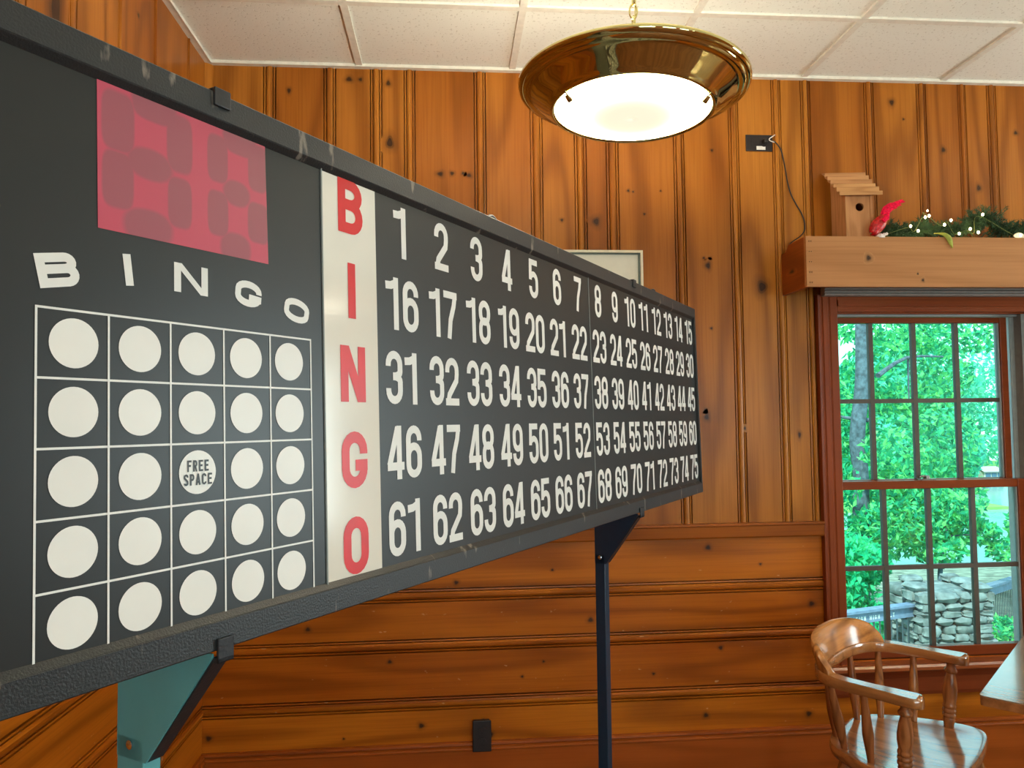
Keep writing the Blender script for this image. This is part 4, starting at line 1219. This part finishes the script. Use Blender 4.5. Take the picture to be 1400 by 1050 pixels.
fs = [(i * 8 + j, i * 8 + (j + 1) % 8, (i + 1) * 8 + (j + 1) % 8, (i + 1) * 8 + j) for i in range(N_ - 1) for j in range(8)]
fs += [tuple(reversed(range(8))), tuple(range((N_ - 1) * 8, N_ * 8))]
mb.p = .6; mb.add(vs, fs); mb.build('arm_bow', M['oak'], ch, smooth=True, angle=50)
# crest block on the bow, higher in the middle
cpth = [(-.198, .236), (-.215, .225), (-.236, .202), (-.264, .150), (-.280, .07), (-.282, 0)]
cpth = cpth + [(x, -y) for x, y in reversed(cpth[:-1])]
pp = smooth_path([(x, y, 0) for x, y in cpth], 5); N_ = len(pp); mb = MB(); vs = []
for i, p in enumerate(pp):
    t = (pp[min(i + 1, N_ - 1)] - pp[max(i - 1, 0)]).normalized(); nr = V((-t.y, t.x, 0))
    if nr.x > 0: nr = -nr       # towards the back
    e = min(i, N_ - 1 - i) / ((N_ - 1) / 2)
    hgt = .004 + .084 * (1 - (1 - min(e * 1.05, 1)) ** 2.2)
    lean = .030 * hgt / .10
    for f, o_, dz in ((0, -.014, 0), (.5, -.014, 0), (.93, -.010, 0), (1.0, -.003, .002), (1.0, .006, .002), (.93, .012, 0), (.5, .014, 0), (0, .016, 0)):
        vs.append(p + nr * (o_ + lean * f) + V((0, 0, AZ + .033 + hgt * f + dz)))
fs = [(i * 8 + j, i * 8 + (j + 1) % 8, (i + 1) * 8 + (j + 1) % 8, (i + 1) * 8 + j) for i in range(N_ - 1) for j in range(8)]
fs += [tuple(reversed(range(8))), tuple(range((N_ - 1) * 8, N_ * 8))]
mb.p = .2; mb.add(vs, fs); mb.build('crest', M['oak_y'], ch, smooth=True, angle=55)
# spindles and turned posts
def turned(name, p0, p1, prof, mat=None):
    p0, p1 = V(p0), V(p1); L_ = (p1 - p0).length
    mb = MB(); mb.p = random.random()
    mb.lathe([(r, z * L_) for r, z in prof], 16, p0, p1 - p0)
    return mb.build(name, mat or M['oak_z'], ch, smooth=True, angle=50)
SP = [(.010, 0), (.011, .10), (.0155, .34), (.0165, .42), (.014, .60), (.0105, .85), (.009, 1)]
for f0, l0, f1, l1 in ((-.245, .095, -.268, .105), (-.192, .168, -.212, .222), (-.100, .212, -.104, .246)):
    for s_ in (1, -1):
        turned('spindle', (f0, s_ * l0, SZ - .004), (f1, s_ * l1, AZ + .004), SP)
PO = [(.015, 0), (.016, .06), (.019, .12), (.017, .15), (.021, .17), (.021, .20), (.017, .22), (.021, .24), (.021, .27), (.017, .29), (.021, .31), (.021, .34), (.018, .37), (.022, .48), (.0225, .58), (.019, .70), (.0145, .80), (.014, .82), (.020, .84), (.0205, .87), (.015, .90), (.0135, .94), (.0145, 1)]
for s_ in (1, -1):
    turned('arm_post', (0, s_ * .236, SZ - .004), (.012, s_ * .247, AZ + .004), PO)
LG = [(.013, 0), (.016, .05), (.019, .25), (.022, .42), (.019, .46), (.023, .48), (.023, .51), (.019, .53), (.024, .70), (.022, .86), (.017, 1)]
for x, y, bx, by in ((.08, .19, .13, .235), (.08, -.19, .13, -.235), (-.20, .13, -.27, .19), (-.20, -.13, -.27, -.19)):
    turned('leg', (bx, by, 0), (x, y, SZ - .036), LG)
for s_ in (1, -1):
    turned('stretcher', (.117, s_ * .222, .12), (-.253, s_ * .174, .12), [(.008, 0), (.013, .5), (.008, 1)], M['oak'])
turned('stretcher', (-.07, .196, .12), (-.07, -.196, .12), [(.008, 0), (.013, .5), (.008, 1)], M['oak'])

# ------------------------------------------------------------------ table
tb = thing('table', 'wood laminate dining table corner entering at the right edge of the photo', 'table', (1.437, -1.006, 0), math.atan2(.685, .728))
mb = MB(); mb.p = .4
def rounded(x0, y0, x1, y1, r, z, h, mb):
    pl_ = []
    for cx, cy, a0 in ((x0 + r, y0 + r, 180), (x1 - r, y0 + r, 270), (x1 - r, y1 - r, 0), (x0 + r, y1 - r, 90)):
        for k in range(7):
            a = math.radians(a0 + 90 * k / 6); pl_.append((cx + r * math.cos(a), cy + r * math.sin(a), z))
    mb.prism(pl_, (0, 0, h))
rounded(0, -.914, .914, 0, .012, .7265, .0035, mb); mb.build('table_top', M['table'], tb)
mb = MB(); mb.p = .7; rounded(.0004, -.9136, .9136, -.0004, .012, .702, .0245, mb); mb.build('edge_band', M['oak'], tb, bevel=.002)
mb = MB(); mb.lathe([(.05, .03), (.045, .2), (.04, .45), (.05, .68), (.16, .69), (.16, .702)], 24, (.457, -.457, 0)); mb.build('pedestal', M['steel_black'], tb, smooth=True)
for k in range(4):
    a = PI / 4 + k * PI / 2; d = V((math.cos(a), math.sin(a), 0)); q = V((-d.y, d.x, 0))
    mb = MB(); mb.obox(V((.457, -.457, .02)) + d * .18, d * .18, q * .03, V((0, 0, .02))); mb.build('foot', M['steel_black'], tb, bevel=.006)

# ------------------------------------------------------------------ outside
mb = MB()
gx = np.linspace(-6, 60, 45); gy = np.concatenate([np.linspace(.22, 14, 24), np.linspace(15, 44, 16)])
def gz(x, y):
    return -2.05 - .55 * max(0, y - 24) - .10 * max(0, y - 8) + .05 * math.sin(x * 1.7) * math.cos(y * 1.3) - (.02 * y)
for yv in gy:
    for xv in gx: mb.v.append((xv, yv, gz(xv, yv))); mb.k.append(0)
nx = len(gx)
for j in range(len(gy) - 1):
    for i in range(nx - 1):
        mb.f.append([j * nx + i, j * nx + i + 1, (j + 1) * nx + i + 1, (j + 1) * nx + i]); mb.m.append(0); mb.pv.append(.5)
struct(mb.build('ground', M['ground'], smooth=True))
mb = MB(); mb.box((-60, 40, -13.6), (330, 147, -13.0)); struct(mb.build('lake', M['water']))
mb = MB(); mb.box((-60, 105, -13.4), (84, 147, -12.6)); mb.box((-60, 147, -13.4), (330, 210, -12.6)); struct(mb.build('far_bank', M['far_grass']))

def cloud(n, ell, size, seed, shell=.5, droop=.4):
    """leaf quads scattered in ellipsoids: (cx,cy,cz,rx,ry,rz)"""
    r = np.random.default_rng(seed)
    e = np.array(ell, float); vol = (e[:, 3] * e[:, 4] * e[:, 5]) ** .7
    idx = r.choice(len(e), n, p=vol / vol.sum())
    d = r.normal(size=(n, 3)); d /= np.linalg.norm(d, axis=1)[:, None]
    rad = r.random(n) ** (1 / 3 * (1 - shell) + .02)
    c = e[idx, :3] + d * rad[:, None] * e[idx, 3:]
    a = r.normal(size=(n, 3)); a[:, 2] -= droop; a /= np.linalg.norm(a, axis=1)[:, None]
    b = r.normal(size=(n, 3)); b -= (b * a).sum(1)[:, None] * a; b /= np.linalg.norm(b, axis=1)[:, None]
    s = size * r.uniform(.6, 1.3, n)[:, None]
    nn = np.cross(a, b)
    v = np.stack([c - a * s, c + b * s * .42 + nn * s * .12, c + a * s, c - b * s * .42 + nn * s * .12], 1).reshape(-1, 3)
    f = np.arange(4 * n).reshape(-1, 4)
    return v, f, r.random(n)

def leaf_obj(name, n, ell, size, seed, mat, parent, org, shell=.5):
    v, f, pvv = cloud(n, ell, size, seed, shell)
    v = v - np.array(org)
    me = bpy.data.meshes.new(name); me.from_pydata(v.tolist(), [], f.tolist()); me.materials.append(mat)
    at_ = me.attributes.new('pv', 'FLOAT', 'FACE'); at_.data.foreach_set('value', pvv.astype(np.float32))
    o = bpy.data.objects.new(name, me); C.objects.link(o)
    if parent: o.parent = parent
    o['kind'] = 'stuff'
    return o

def tree(name, label, cat, base, trunk, n, ell, size, seed, mat, branches=(), group=None, shell=.5):
    t = thing(name, label, cat, base, group=group)
    mb = MB()
    pts_ = smooth_path([p for p, r in trunk], 4); rr = np.interp(np.linspace(0, len(trunk) - 1, len(pts_)), range(len(trunk)), [r for p, r in trunk])
    mb.tube([p - V(base) for p in pts_], list(rr), 12)
    for br in branches:
        mb.tube([p - V(base) for p in smooth_path([p for p, r in br], 3)], list(np.interp(np.linspace(0, len(br) - 1, 3 * (len(br) - 1) + 1), range(len(br)), [r for p, r in br])), 7)
    mb.build('trunk', M['bark'], t, smooth=True)
    leaf_obj('foliage', n, ell, size, seed, mat, t, base, shell)
    return t

b0 = (7.20, 10.0, gz(7.15, 10) - .05)
tree('maple_tree', 'tall tree with grey trunk seen through the left window panes', 'tree', b0,
     [(b0, .22), ((7.24, 10, -1.2), .16), ((7.32, 10, .3), .135), ((7.27, 10, 1.05), .135), ((7.40, 10, 2.1), .125), ((7.44, 10, 3.2), .12), ((7.55, 10, 5.5), .10)], 14000,
     [(6.6, 11.2, 1.2, 1.6, 1.2, 1.2), (8.6, 11.4, .9, 1.9, 1.2, 1.2), (9.3, 11.8, 2.3, 1.4, 1.0, .8), (6.3, 11.0, 2.9, .9, .8, .35), (8.6, 11.2, 3.2, 1.3, .8, .35), (7.6, 11.5, -.6, 2.2, .9, .9), (10.6, 12, 3.3, 1.3, .8, .6), (9.6, 11.5, -.2, 1.1, .8, .9), (6.5, 9.4, .3, .5, .4, .4), (7.5, 9.3, .9, .6, .3, .35)],
     .085, 1, M['leaf'], [[((7.7, 10, 2.2), .05), ((8.5, 10.4, 2.55), .03), ((9.5, 10.8, 2.6), .015)], [((7.5, 10, 1.4), .04), ((6.9, 10.2, 1.5), .025), ((6.4, 10.4, 1.75), .01)], [((8.6, 10.5, 2.55), .025), ((8.65, 10.6, 1.7), .012)]])
b1 = (8.15, 9.1, gz(8.15, 9.1) - .05)
tree('young_tree', 'bright leafy sapling beyond the stone pillar and railing', 'tree', b1,
     [(b1, .05), ((8.2, 9.2, -1.2), .04), ((8.5, 9.4, -.3), .025), ((8.7, 9.5, .2), .012)], 3600,
     [(7.6, 9.3, -.35, .9, .5, .38), (8.5, 9.3, -.1, .55, .4, .28), (9.0, 9.5, -.55, .5, .35, .22), (9.45, 9.3, -.85, .32, .25, .2), (8.0, 9.6, .1, .7, .4, .3), (10.0, 9.6, -.5, .25, .25, .35), (8.2, 9.2, -.8, .5, .3, .25)],
     .075, 2, M['leaf'], [[((8.4, 9.35, -.6), .02), ((9.0, 9.4, -.6), .012), ((9.5, 9.3, -.85), .006)]])
b2 = (5.95, 8.5, gz(5.95, 8.5) - .05)
tree('shrub', 'dense blue-green shrub behind the lettered railing', 'shrub', b2,
     [(b2, .06), ((5.95, 8.5, -1.6), .04), ((6.0, 8.5, -1.0), .02)], 8000,
     [(5.6, 8.6, -1.25, .9, .55, .6), (6.25, 8.85, -1.2, .65, .4, .6), (6.0, 8.7, -.75, .9, .5, .42), (5.7, 8.55, -1.9, .85, .4, .42), (6.6, 8.6, -1.8, .5, .35, .35), (6.8, 9.1, -.95, .45, .4, .35)],
     .075, 3, M['leaf_shrub'])
b3 = (8.75, 8.35, gz(8.75, 8.35) - .04)
tree('shrub', 'low green weeds below the right railing, past the stone pillar', 'shrub', b3,
     [(b3, .03), (tuple(V(b3) + V((0, 0, .3))), .012)], 900, [(8.9, 8.6, -2.0, .7, .35, .22)], .06, 4, M['leaf'])
b4 = (3.2, 12.5, gz(3.2, 12.5) - .05)
tree('maple_tree', 'second leafy tree outside, further left along the slope', 'tree', b4, [(b4, .2), ((3.2, 12.5, 0), .14), ((3.3, 12.5, 3), .1)], 7000,
     [(3.2, 12.5, 1.2, 1.8, 1.3, 1.2), (2.2, 12.6, 2.8, 1.5, 1.2, 1.0), (4.3, 12.7, 2.4, 1.3, 1.1, 1.0), (3.3, 12.4, -.6, 1.6, 1.0, .8)], .095, 9, M['leaf'])
# far trees on the other shore
far = [(18, 30, 5.5, 'rounded far tree across the lake, leftmost in the window'), (23, 33, 5.0, 'second far tree across the lake from the left'), (27, 40, 6.5, 'tall far tree across the lake behind the window middle'),
       (33, 50, 8.0, 'broad far tree left of the lakeside house'), (38.5, 62, 11.0, 'broad far tree straight behind the lakeside house'), (42, 64, 12.5, 'broad far tree right of the lakeside house'), (36, 58, 10.5, 'tallest far tree on the ridge behind the house'), (48, 68, 15.0, 'far ridge tree at the right window edge'),
       (4, 34, 5.5, 'far tree across the lake straight out from the house, left of the window view'), (10, 36, 6.0, 'far tree across the lake just left of the window view')]
for i, (x, y, h, lab) in enumerate(far):
    if y < 46: x, y = x * 1.5, y * 1.5
    K = 2.6
    x, y, h = x * K, (y + 3) * K - 3, h * K
    b = (x, y, -12.6)
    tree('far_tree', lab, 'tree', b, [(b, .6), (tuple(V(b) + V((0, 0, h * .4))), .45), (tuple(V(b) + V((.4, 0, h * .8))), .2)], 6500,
         [(x, y, b[2] + h * .55, h * .55, h * .45, h * .42), (x - h * .3, y, b[2] + h * .3, h * .4, h * .35, h * .32), (x + h * .3, y - 1, b[2] + h * .35, h * .4, h * .35, h * .34)], .85, 20 + i, M['leaf_far'], group='far trees across the lake', shell=.75)

# house on the far shore
hs = thing('lake_house', 'small grey house with blue windows far across the lake', 'house', (114.7, 150.0, -12.6))
mb = MB(); mb.box((-2.3, -1.6, 0), (2.3, 3.2, 1.75)); mb.build('wall', M['house_wall'], hs)
mb = MB(); mb.prism([(-2.7, -2.1, 1.7), (2.7, -2.1, 1.7), (2.2, .8, 2.6), (-2.2, .8, 2.6)], (0, .0, .1)); mb.prism([(-2.2, .8, 2.6), (2.2, .8, 2.6), (2.7, 3.7, 1.7), (-2.7, 3.7, 1.7)], (0, 0, .1)); mb.build('roof', M['house_roof'], hs)
for k in range(3):
    mb = MB(); mb.box((-1.95 + k * 1.35, -1.68, .35), (-.85 + k * 1.35, -1.6, 1.45)); mb.build('window', M['house_glass'], hs)

# stone pillar
PX, PYY = 7.05, 7.55
pl = thing('stone_pillar', 'stacked fieldstone pillar outside between the two railing runs', 'pillar', (PX, PYY, gz(PX, PYY)))
mb = MB()
rs = random.Random(5)
z = -.12; top = .0 + (-.96 - gz(PX, PYY))
def stone(mb, c, s3, rot):
    n_, m_ = 10, 6
    ca, sa = math.cos(rot), math.sin(rot)
    o = len(mb.v); mb.p = rs.random()
    mb.sphere((0, 0, 0), 1.0, n_, m_)
    for i in range(o, len(mb.v)):
        x, y, zz = mb.v[i]
        q = lambda t: math.copysign(abs(t) ** .55, t)
        x, y, zz = q(x) * s3[0], q(y) * s3[1], q(zz) * s3[2]
        j = 1 + .10 * math.sin(i * 12.9 + c[0] * 31) 
        x, y = x * j, y * j
        mb.v[i] = (c[0] + ca * x - sa * y, c[1] + sa * x + ca * y, c[2] + zz + .01 * math.sin(i * 7.7))
while z < top:
    h = rs.uniform(.045, .08)
    for face in range(4):
        L_ = .52 if face % 2 == 0 else .40
        u = -L_
        while u < L_:
            w = min(rs.uniform(.08, .20), max((L_ - u) / 2 + .02, .05))
            lim = top - .10 * abs(u) / .5 - (.02 if u < 0 else .0)
            if z < lim:
                uu = u + w; dd = (.40 if face % 2 == 0 else .52) - .10 + rs.uniform(-.02, .03)
                ang = face * PI / 2
                x, y = (uu, -dd)
                stone(mb, (math.cos(ang) * x - math.sin(ang) * y, math.sin(ang) * x + math.cos(ang) * y, z + h), (w, .13, h), ang + rs.uniform(-.05, .05))
            u += 2 * w
    z += 2 * h - .006
mb.p = .2; mb.box((-.42, -.30, -.1), (.42, .30, top - .06))
mb.build('stones', M['stone'], pl, smooth=True, fixn=False)

# railings
def railing(label, a, b, txt):
    a, b = V(a), V(b); L_ = (b - a).length; d = (b - a).normalized()
    t = thing('railing', label, 'railing', (a.x, a.y, gz(a.x, a.y)))
    t.rotation_euler = (0, 0, math.atan2(d.y, d.x))
    hh = math.hypot(b.x - a.x, b.y - a.y); sl = (b.z - a.z) / hh; z0 = a.z - gz(a.x, a.y)
    def bar(zo0, zo1, y0, y1, name, mat):
        mb = MB(); mb.prism([(0, y0, z0 + zo0), (hh, y0, z0 + sl * hh + zo0), (hh, y0, z0 + sl * hh + zo1), (0, y0, z0 + zo1)], (0, y1 - y0, 0)); return mb.build(name, mat, t)
    tr = bar(-.15, 0, -.02, .02, 'top_rail', M['rail_paint']); bar(0, .035, -.07, .07, 'cap_board', M['rail_paint']); bar(-.82, -.68, -.02, .02, 'bottom_rail', M['rail_paint'])
    k = .10
    while k < hh:
        mb = MB(); mb.box((k - .008, -.008, z0 + sl * k - .70), (k + .008, .008, z0 + sl * k - .14)); mb.build('baluster', M['baluster'], t); k += .112
    for k in (0.03, hh - .03):
        mb = MB(); mb.box((k - .03, .021, -.15), (k + .03, .07, z0 + sl * k - .01)); mb.build('rail_post', M['rail_paint'], t)
    if txt:
        mb = MB(); h = .058
        for ch_, x0 in txt:
            if ch_ == ' ': continue
            wd = .3 if ch_ == 'I' else .62
            put_char(mb, ch_, wd, .2, lambda x, y, x0=x0: (x0 + x * h, -.0215, z0 + sl * x0 - .115 + y * h))
        q = mb.build('lettering', M['white_print'], tr, fixn=False)
    return t
ra = V((4.45, 6.62, -1.165)); rb = V((6.62, 7.40, -1.225))
txt = []
x0 = (V((5.25, 6.9, 0)) - V((ra.x, ra.y, 0))).length
x0 = .893
for chs in ('CAUTION', 'HIGH', 'VOLT'):
    for c_ in chs:
        txt.append((c_, x0)); x0 += .036 if c_ == 'I' else .0605
    x0 += .05
railing('blue-grey railing lettered caution high volt, left of the stone pillar', ra, rb, txt)
railing('blue-grey railing running away right of the stone pillar', (7.55, 7.85, -1.235), (11.2, 10.9, -1.62), None)
